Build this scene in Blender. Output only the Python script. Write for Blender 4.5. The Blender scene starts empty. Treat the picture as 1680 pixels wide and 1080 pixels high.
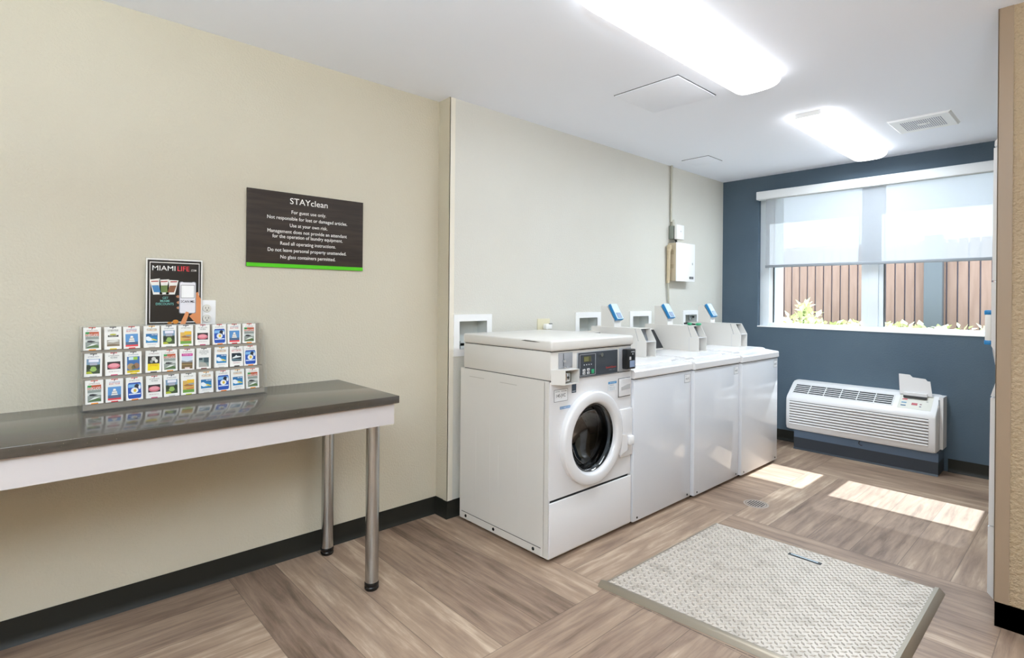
import bpy, bmesh, math, random
from mathutils import Vector, Matrix

random.seed(7)
SC = bpy.context.scene
COL = SC.collection

# ------------------------------------------------------------------ camera
F_PX, YAW, HORIZON, ROLL, CAM_H = 893.98, 0.8273, 488.08, -0.0088, 1.2821
cd = bpy.data.cameras.new('camera')
cam = bpy.data.objects.new('camera', cd); COL.objects.link(cam)
cd.sensor_width = 36.0
cd.lens = F_PX / 1680 * 36.0
cd.shift_y = -(540 - HORIZON) / 1680
cd.clip_start = 0.02
cam.matrix_world = (Matrix.Translation((0, 0, CAM_H)) @ Matrix.Rotation(YAW, 4, 'Z') @
                    Matrix.Rotation(math.pi / 2, 4, 'X') @ Matrix.Rotation(-ROLL, 4, 'Z'))
SC.camera = cam

# ------------------------------------------------------------------ light
LENS_GLOW, FILL_POWER, LAMP_TINT = 4.5, 215.0, (.78, .905, 1.0)    # ceiling lens glow, added fill behind the viewer, lamp colour
wd = bpy.data.worlds.new('sky'); SC.world = wd; wd.use_nodes = True
bg = wd.node_tree.nodes['Background']
bg.inputs[0].default_value = (0.87, 0.93, 1.0, 1)
bg.inputs[1].default_value = 3.0
sd = bpy.data.lights.new('sun', 'SUN'); sd.energy = 13.0; sd.angle = math.radians(0.6); sd.color = (1.0, 0.97, 0.93)
sun = bpy.data.objects.new('sun', sd); COL.objects.link(sun)
sun.location = (-1.3, 9, 6)
sun.rotation_euler = Vector((0.0, -0.775, -1.0)).to_track_quat('-Z', 'Y').to_euler()

SC.view_settings.view_transform = 'Standard'
SC.view_settings.look = 'None'
SC.view_settings.gamma = 1.0
SC.view_settings.use_curve_mapping = False
SC.view_settings.exposure = 0.15
SC.cycles.max_bounces = 14
SC.cycles.diffuse_bounces = 8
SC.cycles.transparent_max_bounces = 24
SC.cycles.sample_clamp_indirect = 6.0
SC.cycles.caustics_reflective = False
SC.cycles.caustics_refractive = False

# ------------------------------------------------------------------ materials
def lin(c):
    c = c / 255.0
    return c / 12.92 if c <= 0.04045 else ((c + 0.055) / 1.055) ** 2.4
def rgb(h):
    if isinstance(h, str):
        h = h.lstrip('#'); h = tuple(int(h[i:i + 2], 16) for i in (0, 2, 4))
    return (lin(h[0]), lin(h[1]), lin(h[2]), 1.0)

MATS = {}
def mat(name, color, rough=0.5, metal=0.0, spec=0.5, bump=None, coat=0.0):
    """plain surface; bump = (scale, strength, distance)"""
    if name in MATS: return MATS[name]
    m = bpy.data.materials.new(name); m.use_nodes = True
    nt = m.node_tree; b = nt.nodes['Principled BSDF']
    b.inputs['Base Color'].default_value = rgb(color)
    b.inputs['Roughness'].default_value = rough
    b.inputs['Metallic'].default_value = metal
    b.inputs['Specular IOR Level'].default_value = spec
    b.inputs['Coat Weight'].default_value = coat
    b.inputs['Coat Roughness'].default_value = 0.08
    if bump:
        g = nt.nodes.new('ShaderNodeNewGeometry')
        n = nt.nodes.new('ShaderNodeTexNoise'); n.inputs['Scale'].default_value = bump[0]; n.inputs['Detail'].default_value = 3
        r = nt.nodes.new('ShaderNodeValToRGB'); r.color_ramp.elements[0].position = 0.38; r.color_ramp.elements[1].position = 0.62
        u = nt.nodes.new('ShaderNodeBump'); u.inputs['Strength'].default_value = bump[1]; u.inputs['Distance'].default_value = bump[2]
        nt.links.new(g.outputs['Position'], n.inputs['Vector'])
        nt.links.new(n.outputs[0], r.inputs[0]); nt.links.new(r.outputs[0], u.inputs['Height'])
        nt.links.new(u.outputs[0], b.inputs['Normal'])
    MATS[name] = m
    return m
def ink(h, rough=0.45):
    return mat('ink_' + h.lstrip('#'), h, rough)
def mix_noise(m, c2, scale, lo=0.4, hi=0.65, stretch=(1, 1, 1), detail=5):
    """adds a second colour in noise-shaped patches"""
    nt = m.node_tree; b = nt.nodes['Principled BSDF']
    c1 = tuple(b.inputs['Base Color'].default_value)
    g = nt.nodes.new('ShaderNodeNewGeometry')
    mp = nt.nodes.new('ShaderNodeMapping'); mp.inputs['Scale'].default_value = stretch
    n = nt.nodes.new('ShaderNodeTexNoise'); n.inputs['Scale'].default_value = scale; n.inputs['Detail'].default_value = detail
    r = nt.nodes.new('ShaderNodeValToRGB')
    r.color_ramp.elements[0].position = lo; r.color_ramp.elements[0].color = c1
    r.color_ramp.elements[1].position = hi; r.color_ramp.elements[1].color = rgb(c2)
    nt.links.new(g.outputs['Position'], mp.inputs[0]); nt.links.new(mp.outputs[0], n.inputs['Vector'])
    nt.links.new(n.outputs[0], r.inputs[0]); nt.links.new(r.outputs[0], b.inputs['Base Color'])
    return m

M_CREAM = mix_noise(mat('cream_textured_paint', '#cac2af', 0.55, bump=(105, 0.26, 0.003), spec=0.35), '#cec7b5', 1.3, 0.35, 0.7)
M_CREAM_LIT = mix_noise(mat('daylit_cream_textured_paint', '#d2cfc6', 0.5, bump=(105, 0.2, 0.003), spec=0.35), '#d6d4cc', 1.3, 0.35, 0.7)  # washer wall: the cream paint made whiter, daylight put into its colour
M_CEIL = mat('ceiling_white_paint', '#f3f6fe', 0.8, spec=0.2)
M_BLUE = mix_noise(mat('slate_blue_paint', '#52626f', 0.6, bump=(90, 0.15, 0.003), spec=0.3), '#4d5d6b', 2.0)
M_BEIGE = mix_noise(mat('tan_textured_paint', '#a89276', 0.6, bump=(70, 0.5, 0.006), spec=0.3), '#a69174', 3.0)
M_GUARD = mat('beige_corner_guard', '#957f69', 0.4)
M_GUARDW = mat('white_corner_guard', '#e3dccd', 0.4)
M_BASE = mat('black_vinyl_base', '#25241f', 0.5, spec=0.25)
M_ENAMEL = mat('white_enamel', '#e2e1e2', 0.22, spec=0.5, coat=0.3)
M_ENAMEL2 = mat('warm_white_enamel', '#dcd9d4', 0.3, spec=0.5)
M_FRONT = mat('glossy_white_front', '#d9dbe0', 0.045, spec=0.6, coat=0.0)
M_PLASTIC = mat('white_plastic', '#e8e6e2', 0.35)
M_BRIGHT = mat('bright_white_plastic', '#f3f3f3', 0.35)
M_SEAM = mat('dark_seam', '#3a3a3a', 0.7)
M_BLACK = mat('black_plastic', '#17181a', 0.3)
M_RUBBER = mat('black_rubber', '#141313', 0.25)
M_GREYP = mat('grey_plate', '#a9abb0', 0.35, metal=0.3)
M_CHROME = mat('chrome', '#d8d8d8', 0.12, metal=1.0)
M_STEEL = mat('brushed_steel', '#c2c5c6', 0.2, metal=1.0)
M_DARKST = mat('dark_steel', '#2b2c2d', 0.25, metal=0.8)
M_PANEL = mat('charcoal_panel', '#3d4249', 0.35)
M_SLATE = mat('black_slanted_panel', '#26282d', 0.3)
M_RED = mat('red_lettering', '#d33a2c', 0.4)
M_BLUEP = mat('blue_plastic', '#1a7cb8', 0.35)
M_LBLUE = mat('pale_blue_plastic', '#c6dff2', 0.3)
M_SCREEN = mat('grey_screen', '#8fa0bd', 0.2)
M_LCD = mat('olive_display', '#57573f', 0.25)
M_BTN = mat('silver_button', '#c7c9cc', 0.35)
M_GREEN = mat('green_button', '#2f9c6c', 0.35)
M_ALMOND = mat('almond_plastic', '#dcd5b8', 0.4)
M_BEIGEP = mat('beige_sheet_metal', '#c3b69d', 0.4)
M_FLEX = mat('beige_flex_conduit', '#c9b99b', 0.45)
M_CONDUIT = mat('grey_conduit', '#bab7a9', 0.4, metal=0.1)
M_JBOX = mat('galvanised_grey', '#8c938b', 0.45, metal=0.4)
M_RECESS = mat('recess_grey_white', '#cfd2cf', 0.5)
M_APRON = mat('white_laminate', '#c6bfbd', 0.4)
M_FRAMEW = mat('white_window_frame', '#dfe5ea', 0.35)
M_FRAMEB = mat('grey_shade_bar', '#8d9298', 0.45)
M_VALANCE = mat('white_shade_cassette', '#e6e8ea', 0.4)
M_SUBB = mat('blue_grey_subbase', '#55667a', 0.5)
M_SUBD = mat('dark_subbase_strip', '#2e343c', 0.45)
M_GRILLD = mat('dark_grille_gap', '#23252a', 0.7)
M_PTAC = mat('off_white_air_unit', '#dfdddd', 0.4)
M_PTACC = mat('grey_control_face', '#cfccc2', 0.4)
M_FRAMES = mat('brass_grey_frame', '#9d9282', 0.35, metal=0.7)
M_PAPER = mat('white_card', '#f1efea', 0.45)
M_FENCEPOST = mat('grey_blue_post', '#70747a', 0.7)
M_STUCCO = mat('white_stucco', '#e3e8ee', 0.7)
M_EAVE = mat('grey_eave', '#c5cad2', 0.8)
M_GROUND = mix_noise(mat('dry_ground', '#9c9a7c', 0.9), '#7f8a5a', 3.0)
M_LEAF = mat('pale_green_leaf', '#c9cf98', 0.5)
M_LEAF2 = mat('yellow_green_leaf', '#dfe0bb', 0.5)
M_STEM = mat('green_stem', '#7b8a50', 0.6)
M_FENCE = mix_noise(mat('tan_fence_board', '#ad8d80', 0.8), '#a28275', 4.0, stretch=(6, 6, 0.6))

def counter_mat():
    m = mat('dark_speckled_solid_surface', '#4a443d', 0.13, spec=0.6)
    nt = m.node_tree; b = nt.nodes['Principled BSDF']
    g = nt.nodes.new('ShaderNodeNewGeometry')
    v = nt.nodes.new('ShaderNodeTexVoronoi'); v.inputs['Scale'].default_value = 110
    r = nt.nodes.new('ShaderNodeValToRGB'); e = r.color_ramp.elements
    e[0].position = 0.0; e[0].color = rgb('#9a9080'); e[1].position = 0.16; e[1].color = rgb('#454038')
    n = nt.nodes.new('ShaderNodeTexNoise'); n.inputs['Scale'].default_value = 22
    mx = nt.nodes.new('ShaderNodeMix'); mx.data_type = 'RGBA'
    rr = nt.nodes.new('ShaderNodeValToRGB'); rr.color_ramp.elements[0].position = .5; rr.color_ramp.elements[1].position = .62
    nt.links.new(g.outputs['Position'], v.inputs['Vector']); nt.links.new(v.outputs['Distance'], r.inputs[0])
    nt.links.new(g.outputs['Position'], n.inputs['Vector']); nt.links.new(n.outputs[0], rr.inputs[0])
    nt.links.new(rr.outputs[0], mx.inputs['Factor'])
    mx.inputs[6].default_value = rgb('#48423b'); nt.links.new(r.outputs[0], mx.inputs[7])
    nt.links.new(mx.outputs[2], b.inputs['Base Color'])
    return m
M_COUNTER = counter_mat()

def emit_mat(name, color, strength):
    m = bpy.data.materials.new(name); m.use_nodes = True
    b = m.node_tree.nodes['Principled BSDF']
    b.inputs['Base Color'].default_value = (0.8, 0.8, 0.8, 1)
    b.inputs['Emission Color'].default_value = color
    b.inputs['Emission Strength'].default_value = strength
    return m
M_LAMP = emit_mat('lit_lamp_lens', (0.97, 0.98, 1.0, 1), LENS_GLOW)

def clear_mat(name, tint, gloss, body=0.0, body_col='#ffffff', rough=0.03):
    """thin clear sheet: straight-through light, a share of reflection and a share of solid colour"""
    m = bpy.data.materials.new(name); m.use_nodes = True
    nt = m.node_tree; nt.nodes.clear()
    o = nt.nodes.new('ShaderNodeOutputMaterial')
    t = nt.nodes.new('ShaderNodeBsdfTransparent'); t.inputs[0].default_value = rgb(tint)
    g = nt.nodes.new('ShaderNodeBsdfGlossy'); g.inputs['Roughness'].default_value = rough
    f = nt.nodes.new('ShaderNodeLayerWeight'); f.inputs['Blend'].default_value = gloss * .6
    m1 = nt.nodes.new('ShaderNodeMixShader')
    nt.links.new(f.outputs['Facing'], m1.inputs[0]); nt.links.new(t.outputs[0], m1.inputs[1]); nt.links.new(g.outputs[0], m1.inputs[2])
    last = m1
    if body:
        d = nt.nodes.new('ShaderNodeBsdfDiffuse'); d.inputs[0].default_value = rgb(body_col)
        m2 = nt.nodes.new('ShaderNodeMixShader'); m2.inputs[0].default_value = body
        nt.links.new(m1.outputs[0], m2.inputs[1]); nt.links.new(d.outputs[0], m2.inputs[2]); last = m2
    nt.links.new(last.outputs[0], o.inputs[0])
    return m
M_GLASS = clear_mat('window_glass', '#f4fbff', 0.12)
M_ACRYL = clear_mat('clear_acrylic', '#fbfbfa', 0.08, 0.08, '#f2f2f2')
M_ACRYLG = clear_mat('grey_acrylic_riser', '#f4f2ee', 0.08, 0.5, '#b9b0a4')
M_DOORGL = clear_mat('dark_door_glass', '#8d9194', 0.35, 0.0)

def shade_mat():
    m = bpy.data.materials.new('white_solar_fabric'); m.use_nodes = True
    nt = m.node_tree; nt.nodes.clear()
    o = nt.nodes.new('ShaderNodeOutputMaterial')
    t = nt.nodes.new('ShaderNodeBsdfTransparent')
    d = nt.nodes.new('ShaderNodeBsdfDiffuse'); d.inputs[0].default_value = (0.55, 0.56, 0.60, 1)
    l = nt.nodes.new('ShaderNodeBsdfTranslucent'); l.inputs[0].default_value = (0.33, 0.34, 0.36, 1)
    a = nt.nodes.new('ShaderNodeMixShader'); a.inputs[0].default_value = 0.5
    b = nt.nodes.new('ShaderNodeMixShader'); b.inputs[0].default_value = 0.87
    nt.links.new(d.outputs[0], a.inputs[1]); nt.links.new(l.outputs[0], a.inputs[2])
    nt.links.new(t.outputs[0], b.inputs[1]); nt.links.new(a.outputs[0], b.inputs[2])
    nt.links.new(b.outputs[0], o.inputs[0])
    return m
M_SHADE = shade_mat()

def floor_mat():
    """vinyl planks laid in a basket weave: 1.22 m squares of six planks, turned by 90 degrees in turn"""
    m = bpy.data.materials.new('wood_look_vinyl_plank'); m.use_nodes = True
    nt = m.node_tree; b = nt.nodes['Principled BSDF']
    N = nt.nodes.new; K = nt.links.new
    def val(x, sock):
        if isinstance(x, (int, float)): sock.default_value = x
        else: K(x, sock)
    def mth(op, a, c=0.0, d=0.0):
        n = N('ShaderNodeMath'); n.operation = op
        val(a, n.inputs[0]); val(c, n.inputs[1]); val(d, n.inputs[2]); return n.outputs[0]
    g = N('ShaderNodeNewGeometry'); s = N('ShaderNodeSeparateXYZ'); K(g.outputs['Position'], s.inputs[0])
    W = 1.22
    x = mth('DIVIDE', mth('ADD', s.outputs[0], 1.487), W); y = mth('DIVIDE', mth('SUBTRACT', s.outputs[1], 0.73), W)
    ix, iy = mth('FLOOR', x), mth('FLOOR', y)
    par = mth('FLOORED_MODULO', mth('ADD', ix, iy), 2.0)           # 1: grain along x
    fx, fy = mth('SUBTRACT', x, ix), mth('SUBTRACT', y, iy)
    inv = mth('SUBTRACT', 1.0, par)
    along = mth('ADD', mth('MULTIPLY', fx, par), mth('MULTIPLY', fy, inv))
    across = mth('ADD', mth('MULTIPLY', fy, par), mth('MULTIPLY', fx, inv))
    pl = mth('MULTIPLY', across, 6.0); ip = mth('FLOOR', pl); fp = mth('SUBTRACT', pl, ip)
    pid = mth('ADD', mth('ADD', mth('MULTIPLY', ix, 17.0), mth('MULTIPLY', iy, 31.0)), mth('MULTIPLY', ip, 3.7))
    wn = N('ShaderNodeTexWhiteNoise'); wn.noise_dimensions = '1D'; K(pid, wn.inputs['W'])
    cv = N('ShaderNodeCombineXYZ')
    K(mth('MULTIPLY', along, 2.2), cv.inputs[0]); K(mth('MULTIPLY', across, 24.0), cv.inputs[1]); K(mth('MULTIPLY', pid, 5.3), cv.inputs[2])
    n1 = N('ShaderNodeTexNoise'); n1.inputs['Scale'].default_value = 1.4; n1.inputs['Detail'].default_value = 8; n1.inputs['Roughness'].default_value = 0.66; n1.inputs['Distortion'].default_value = 0.35
    K(cv.outputs[0], n1.inputs['Vector'])
    cv2 = N('ShaderNodeCombineXYZ')
    K(mth('MULTIPLY', along, 3.0), cv2.inputs[0]); K(mth('MULTIPLY', across, 5.0), cv2.inputs[1]); K(pid, cv2.inputs[2])
    n2 = N('ShaderNodeTexNoise'); n2.inputs['Scale'].default_value = 1.2; n2.inputs['Detail'].default_value = 4
    K(cv2.outputs[0], n2.inputs['Vector'])
    r = N('ShaderNodeValToRGB'); e = r.color_ramp.elements
    e[0].position = 0.28; e[0].color = rgb('#5a4738'); e[1].position = 0.70; e[1].color = rgb('#bfa993')
    q = r.color_ramp.elements.new(0.46); q.color = rgb('#8a7362'); q2 = r.color_ramp.elements.new(0.58); q2.color = rgb('#a08873')
    f = mth('ADD', mth('MULTIPLY', n1.outputs[0], 0.72), mth('ADD', mth('MULTIPLY', n2.outputs[0], 0.28), mth('MULTIPLY', mth('SUBTRACT', wn.outputs[0], 0.5), 0.16)))
    K(f, r.inputs[0])
    # joints
    ej = mth('MINIMUM', mth('MINIMUM', fp, mth('SUBTRACT', 1.0, fp)), mth('MULTIPLY', mth('MINIMUM', along, mth('SUBTRACT', 1.0, along)), 6.0))
    jt = mth('LESS_THAN', ej, 0.008)
    mx = N('ShaderNodeMix'); mx.data_type = 'RGBA'
    K(mth('MULTIPLY', jt, 0.55), mx.inputs['Factor']); K(r.outputs[0], mx.inputs[6]); mx.inputs[7].default_value = rgb('#4c3e32')
    # a few dark scuffs
    n3 = N('ShaderNodeTexNoise'); n3.inputs['Scale'].default_value = 3.2; n3.inputs['Detail'].default_value = 9; n3.inputs['Roughness'].default_value = 0.75
    K(cv.outputs[0], n3.inputs['Vector'])
    mx2 = N('ShaderNodeMix'); mx2.data_type = 'RGBA'
    K(mth('MULTIPLY', mth('GREATER_THAN', n3.outputs[0], 0.735), 0.6), mx2.inputs['Factor']); K(mx.outputs[2], mx2.inputs[6]); mx2.inputs[7].default_value = rgb('#4a4138')
    K(mx2.outputs[2], b.inputs['Base Color'])
    b.inputs['Roughness'].default_value = 0.42
    b.inputs['Specular IOR Level'].default_value = 0.4
    u = N('ShaderNodeBump'); u.inputs['Strength'].default_value = 0.12; u.inputs['Distance'].default_value = 0.002
    K(n1.outputs[0], u.inputs['Height']); K(u.outputs[0], b.inputs['Normal'])
    return m
M_FLOOR = floor_mat()

def plate_mat():
    m = mat('worn_tread_plate_metal', '#ccc1b5', 0.42, metal=0.35)
    mix_noise(m, '#b0a598', 14.0, 0.5, 0.75, detail=7)
    return m
M_PLATE = plate_mat()

# ------------------------------------------------------------------ mesh builder
class MB:
    """collects shapes, links them as one mesh object"""
    def __init__(self): self.v = []; self.f = []; self.mi = []; self.mats = []
    def slot(self, m):
        if m not in self.mats: self.mats.append(m)
        return self.mats.index(m)
    def add(self, vs, fs, m):
        o = len(self.v); k = self.slot(m)
        self.v += [tuple(p) for p in vs]
        for f in fs: self.f.append([i + o for i in f]); self.mi.append(k)
        return self
    def quad(self, a, b, c, d, m): return self.add([a, b, c, d], [(0, 1, 2, 3)], m)
    def poly(self, pts, m): return self.add(pts, [tuple(range(len(pts)))], m)
    def box(self, x0, x1, y0, y1, z0, z1, m, skip=''):
        vs = [(x, y, z) for x in (x0, x1) for y in (y0, y1) for z in (z0, z1)]
        fs = {'x': (0, 1, 3, 2), 'X': (4, 6, 7, 5), 'y': (0, 4, 5, 1), 'Y': (2, 3, 7, 6), 'z': (0, 2, 6, 4), 'Z': (1, 5, 7, 3)}
        return self.add(vs, [f for k, f in fs.items() if k not in skip], m)
    def rbox(self, x0, x1, y0, y1, z0, z1, m, r=0.005, seg=2):
        bm = bmesh.new(); bmesh.ops.create_cube(bm, size=1.0)
        for v in bm.verts:
            v.co = ((x0 + x1) / 2 + v.co.x * (x1 - x0), (y0 + y1) / 2 + v.co.y * (y1 - y0), (z0 + z1) / 2 + v.co.z * (z1 - z0))
        r = min(r, abs(x1 - x0) * .49, abs(y1 - y0) * .49, abs(z1 - z0) * .49)
        bmesh.ops.bevel(bm, geom=bm.edges[:], offset=r, segments=seg, profile=0.5, affect='EDGES')
        bm.verts.index_update()
        self.add([tuple(v.co) for v in bm.verts], [[v.index for v in f.verts] for f in bm.faces], m); bm.free(); return self
    def prism(self, pts, axis, a0, a1, m, caps=True):
        """pts = 2D outline in the two other axes (x: (y,z), y: (x,z), z: (x,y))"""
        def p3(p, a):
            return {'x': (a, p[0], p[1]), 'y': (p[0], a, p[1]), 'z': (p[0], p[1], a)}[axis]
        n = len(pts); vs = [p3(p, a0) for p in pts] + [p3(p, a1) for p in pts]
        fs = [(i, (i + 1) % n, n + (i + 1) % n, n + i) for i in range(n)]
        if caps: fs += [tuple(range(n))[::-1], tuple(range(n, 2 * n))]
        return self.add(vs, fs, m)
    def lathe(self, prof, axis, c, m, n=48, closed=False):
        """prof = (radius, height along axis) points, c = centre"""
        vs = []
        for r, h in prof:
            for k in range(n):
                a = 2 * math.pi * k / n; p, q = r * math.cos(a), r * math.sin(a)
                vs.append({'x': (c[0] + h, c[1] + p, c[2] + q), 'y': (c[0] + q, c[1] + h, c[2] + p), 'z': (c[0] + p, c[1] + q, c[2] + h)}[axis])
        fs = []; L = len(prof)
        for i in range(L - (0 if closed else 1)):
            j = (i + 1) % L
            for k in range(n): fs.append((i * n + k, i * n + (k + 1) % n, j * n + (k + 1) % n, j * n + k))
        return self.add(vs, fs, m)
    def cyl(self, axis, c, r, h, m, n=24, r2=None):
        r2 = r if r2 is None else r2
        return self.lathe([(1e-5, 0), (r, 0), (r2, h), (1e-5, h)], axis, c, m, n)
    def tube(self, path, r, m, n=10):
        P = [Vector(p) for p in path]; vs = []
        for i, p in enumerate(P):
            d = (P[min(i + 1, len(P) - 1)] - P[max(i - 1, 0)]).normalized()
            up = Vector((0, 0, 1)) if abs(d.z) < 0.9 else Vector((1, 0, 0))
            s = d.cross(up).normalized(); t = d.cross(s).normalized()
            for k in range(n):
                a = 2 * math.pi * k / n; vs.append(p + (s * math.cos(a) + t * math.sin(a)) * r)
        fs = [(i * n + k, i * n + (k + 1) % n, (i + 1) * n + (k + 1) % n, (i + 1) * n + k) for i in range(len(P) - 1) for k in range(n)]
        fs += [tuple(range(n))[::-1], tuple(range((len(P) - 1) * n, len(P) * n))]
        return self.add([tuple(v) for v in vs], fs, m)
    def text(self, s, o, ux, uz, m, width=None, height=None, align='c', lift=0.0004):
        """flat lettering; o = middle of the baseline, ux/uz = right/up directions, height = cap height"""
        vs, fs, w, h = glyphs(s)
        ux, uz = Vector(ux).normalized(), Vector(uz).normalized(); nn = ux.cross(uz) * lift
        sy = (height / h) if height else None
        sx = (width / w) if width else sy
        if sy is None: sy = sx
        off = {'c': -w / 2, 'l': 0, 'r': -w}[align]
        return self.add([tuple(Vector(o) + ux * ((a + off) * sx) + uz * (b * sy) + nn) for a, b in vs], fs, m)
    def build(self, name, parent=None, loc=None, smooth=35):
        me = bpy.data.meshes.new(name)
        base = Vector(loc) if loc is not None else (Vector(parent['_o']) if parent is not None and '_o' in parent else Vector((0, 0, 0)))
        me.from_pydata([tuple(Vector(p) - base) for p in self.v], [], self.f)
        for m in self.mats: me.materials.append(m)
        for p, k in zip(me.polygons, self.mi): p.material_index = k
        bm = bmesh.new(); bm.from_mesh(me); bmesh.ops.recalc_face_normals(bm, faces=bm.faces[:]); bm.to_mesh(me); bm.free()
        if smooth:
            me.polygons.foreach_set('use_smooth', [True] * len(me.polygons)); me.set_sharp_from_angle(angle=math.radians(smooth))
        me.update()
        o = bpy.data.objects.new(name, me); COL.objects.link(o)
        if parent is not None:
            o.parent = parent
            if '_o' in parent: o['_o'] = tuple(parent['_o'])
        if loc is not None: o.location = loc
        return o

_G = {}
def glyphs(s):
    if s in _G: return _G[s]
    c = bpy.data.curves.new('lettering', 'FONT'); c.body = s; c.offset = 0.004; c.size = 1.0; c.resolution_u = 3
    o = bpy.data.objects.new('lettering', c); COL.objects.link(o)
    bpy.context.view_layer.update()
    dg = bpy.context.evaluated_depsgraph_get()
    me = bpy.data.meshes.new_from_object(o.evaluated_get(dg))
    vs = [(v.co.x, v.co.y) for v in me.vertices]; fs = [list(p.vertices) for p in me.polygons]
    x0 = min(v[0] for v in vs); w = max(v[0] for v in vs) - x0
    vs = [(a - x0, b) for a, b in vs]
    bpy.data.objects.remove(o); bpy.data.curves.remove(c); bpy.data.meshes.remove(me)
    _G[s] = (vs, fs, w, 0.69)
    return _G[s]

# ------------------------------------------------------------------ scene tree helpers
def tag(o, label, cat, group=None):
    o['label'] = label; o['category'] = cat
    if group: o['group'] = group
    return o
def thing(name, loc, label, cat, group=None, local=False):
    """an Empty at the thing's base; its parts are built in world coordinates unless local"""
    e = bpy.data.objects.new(name, None); COL.objects.link(e); e.location = loc; e.empty_display_size = 0.05
    e['_o'] = (0.0, 0.0, 0.0) if local else tuple(loc)
    return tag(e, label, cat, group)
def struct(mb, name):
    o = mb.build(name, smooth=0); o['kind'] = 'structure'; return o
def copy_tree(src, loc, label, rot=None):
    r = src.copy(); COL.objects.link(r); r.location = loc; r['label'] = label
    if rot: r.rotation_euler = rot
    for ch in src.children:
        c = ch.copy(); COL.objects.link(c); c.parent = r
        for g in ch.children:
            d = g.copy(); COL.objects.link(d); d.parent = c
    return r
def clean():
    for o in bpy.data.objects:
        if '_o' in o: del o['_o']
def sub(parent, mb, name):
    """a sub-part: same coordinates as its part"""
    o = mb.build(name, loc=None); return o

# ------------------------------------------------------------------ the room
XL, X2, YIN, YB, HC = -2.684, -2.570, 1.8665, 5.20, 2.44
XR, YSTUB, XSTUB, YF, XS = 0.46, 2.872, -0.288, -1.7, 1.7      # right wall of the machine bay, stub wall, wall behind the camera

m = MB(); m.box(XL - .2, XS + .2, YF - .2, YB, -0.12, 0.0, M_FLOOR); struct(m, 'floor')
m = MB(); m.box(XL - .2, XS + .2, YF - .2, YB + .3, HC, HC + 0.12, M_CEIL); struct(m, 'ceiling')

BOXES = [(1.90, 2.19), (2.98, 3.266), (3.64, 3.94), (4.447, 4.73)]     # recessed supply boxes in the left wall
BZ0, BZ1, BF = 0.933, 1.178, 0.04
m = MB()
m.box(XL - .15, XL, YF, YIN, 0, HC, M_CREAM)
m.quad((XL, YIN, 0), (X2, YIN, 0), (X2, YIN, HC), (XL, YIN, HC), M_CREAM)
ys = sorted({YIN, YB} | {a + BF for a, b in BOXES} | {b - BF for a, b in BOXES}); zs = [0, BZ0 + BF, BZ1 - BF, HC]
for i in range(len(ys) - 1):
    for j in range(3):
        cy = (ys[i] + ys[i + 1]) / 2
        if j == 1 and any(a + BF < cy < b - BF for a, b in BOXES): continue
        m.quad((X2, ys[i], zs[j]), (X2, ys[i + 1], zs[j]), (X2, ys[i + 1], zs[j + 1]), (X2, ys[i], zs[j + 1]), M_CREAM_LIT)
m.box(X2 - .16, X2 - .14, YIN, YB, 0, HC, M_CREAM_LIT)
struct(m, 'wall_left')

WX0, WX1, WZ0, WZ1 = -2.222, -0.41, 1.032, 2.285               # window opening
m = MB()
m.box(XL - .2, WX0, YB, YB + .10, 0, HC, M_BLUE); m.box(WX1, XS, YB, YB + .10, 0, HC, M_BLUE)
m.box(WX0, WX1, YB, YB + .10, 0, WZ0, M_BLUE); m.box(WX0, WX1, YB, YB + .10, WZ1, HC, M_BLUE)
struct(m, 'wall_back')
m = MB()                                                       # the outer skin of the same wall
m.box(XL - 2, -2.105, YB + .101, YB + .30, -.1, 2.75, M_STUCCO); m.box(-.47, XS + 2, YB + .101, YB + .30, -.1, 2.75, M_STUCCO)
m.box(-2.105, -.47, YB + .101, YB + .30, -.1, 1.035, M_STUCCO); m.box(-2.105, -.47, YB + .101, YB + .30, 2.40, 2.75, M_STUCCO)
struct(m, 'wall_outside')
m = MB(); m.box(XSTUB, XS, YSTUB, YSTUB + .115, 0, HC, M_BEIGE); struct(m, 'wall_stub')
m = MB(); m.box(XR, XR + .15, YSTUB + .115, YB, 0, HC, M_CREAM); m.box(XS, XS + .15, YF, YSTUB, 0, HC, M_BEIGE); struct(m, 'wall_right')
m = MB(); m.box(XL - .15, XS + .15, YF - .15, YF, 0, HC, M_CREAM); struct(m, 'wall_front')

def base_run(mb, pts, side, h=0.098):
    """black vinyl base with a small toe along a polyline of floor points; side = +1: room on the left of travel"""
    prof = [(0.0, 0.0), (0.016, 0.0), (0.014, 0.004), (0.006, 0.014), (0.004, 0.03), (0.004, h), (0.0, h)]
    P = [Vector((p[0], p[1], 0)) for p in pts]; n = len(prof); vs = []
    for i, p in enumerate(P):
        ds = []
        if i > 0: ds.append((P[i] - P[i - 1]).normalized())
        if i < len(P) - 1: ds.append((P[i + 1] - P[i]).normalized())
        nr = [Vector((-d.y, d.x, 0)) * side for d in ds]
        if len(nr) == 2: o = (nr[0] + nr[1]) / (1 + nr[0].dot(nr[1]))
        else: o = nr[0]
        for a, z in prof: vs.append(tuple(p + o * a + Vector((0, 0, z))))
    fs = [(i * n + k, i * n + (k + 1) % n, (i + 1) * n + (k + 1) % n, (i + 1) * n + k) for i in range(len(P) - 1) for k in range(n)]
    mb.add(vs, fs, M_BASE)
m = MB(); base_run(m, [(XL, YF), (XL, YIN), (X2, YIN), (X2, YB)], -1); o = m.build('baseboard_left'); o['kind'] = 'structure'
m = MB(); base_run(m, [(X2, YB), (-1.83, YB)], -1); base_run(m, [(-0.79, YB), (XR, YB)], -1); o = m.build('baseboard_back'); o['kind'] = 'structure'
m = MB(); base_run(m, [(XSTUB, YSTUB + .115), (XSTUB, YSTUB), (XS, YSTUB)], 1)
m.v = [tuple(p) for p in m.v]
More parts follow.
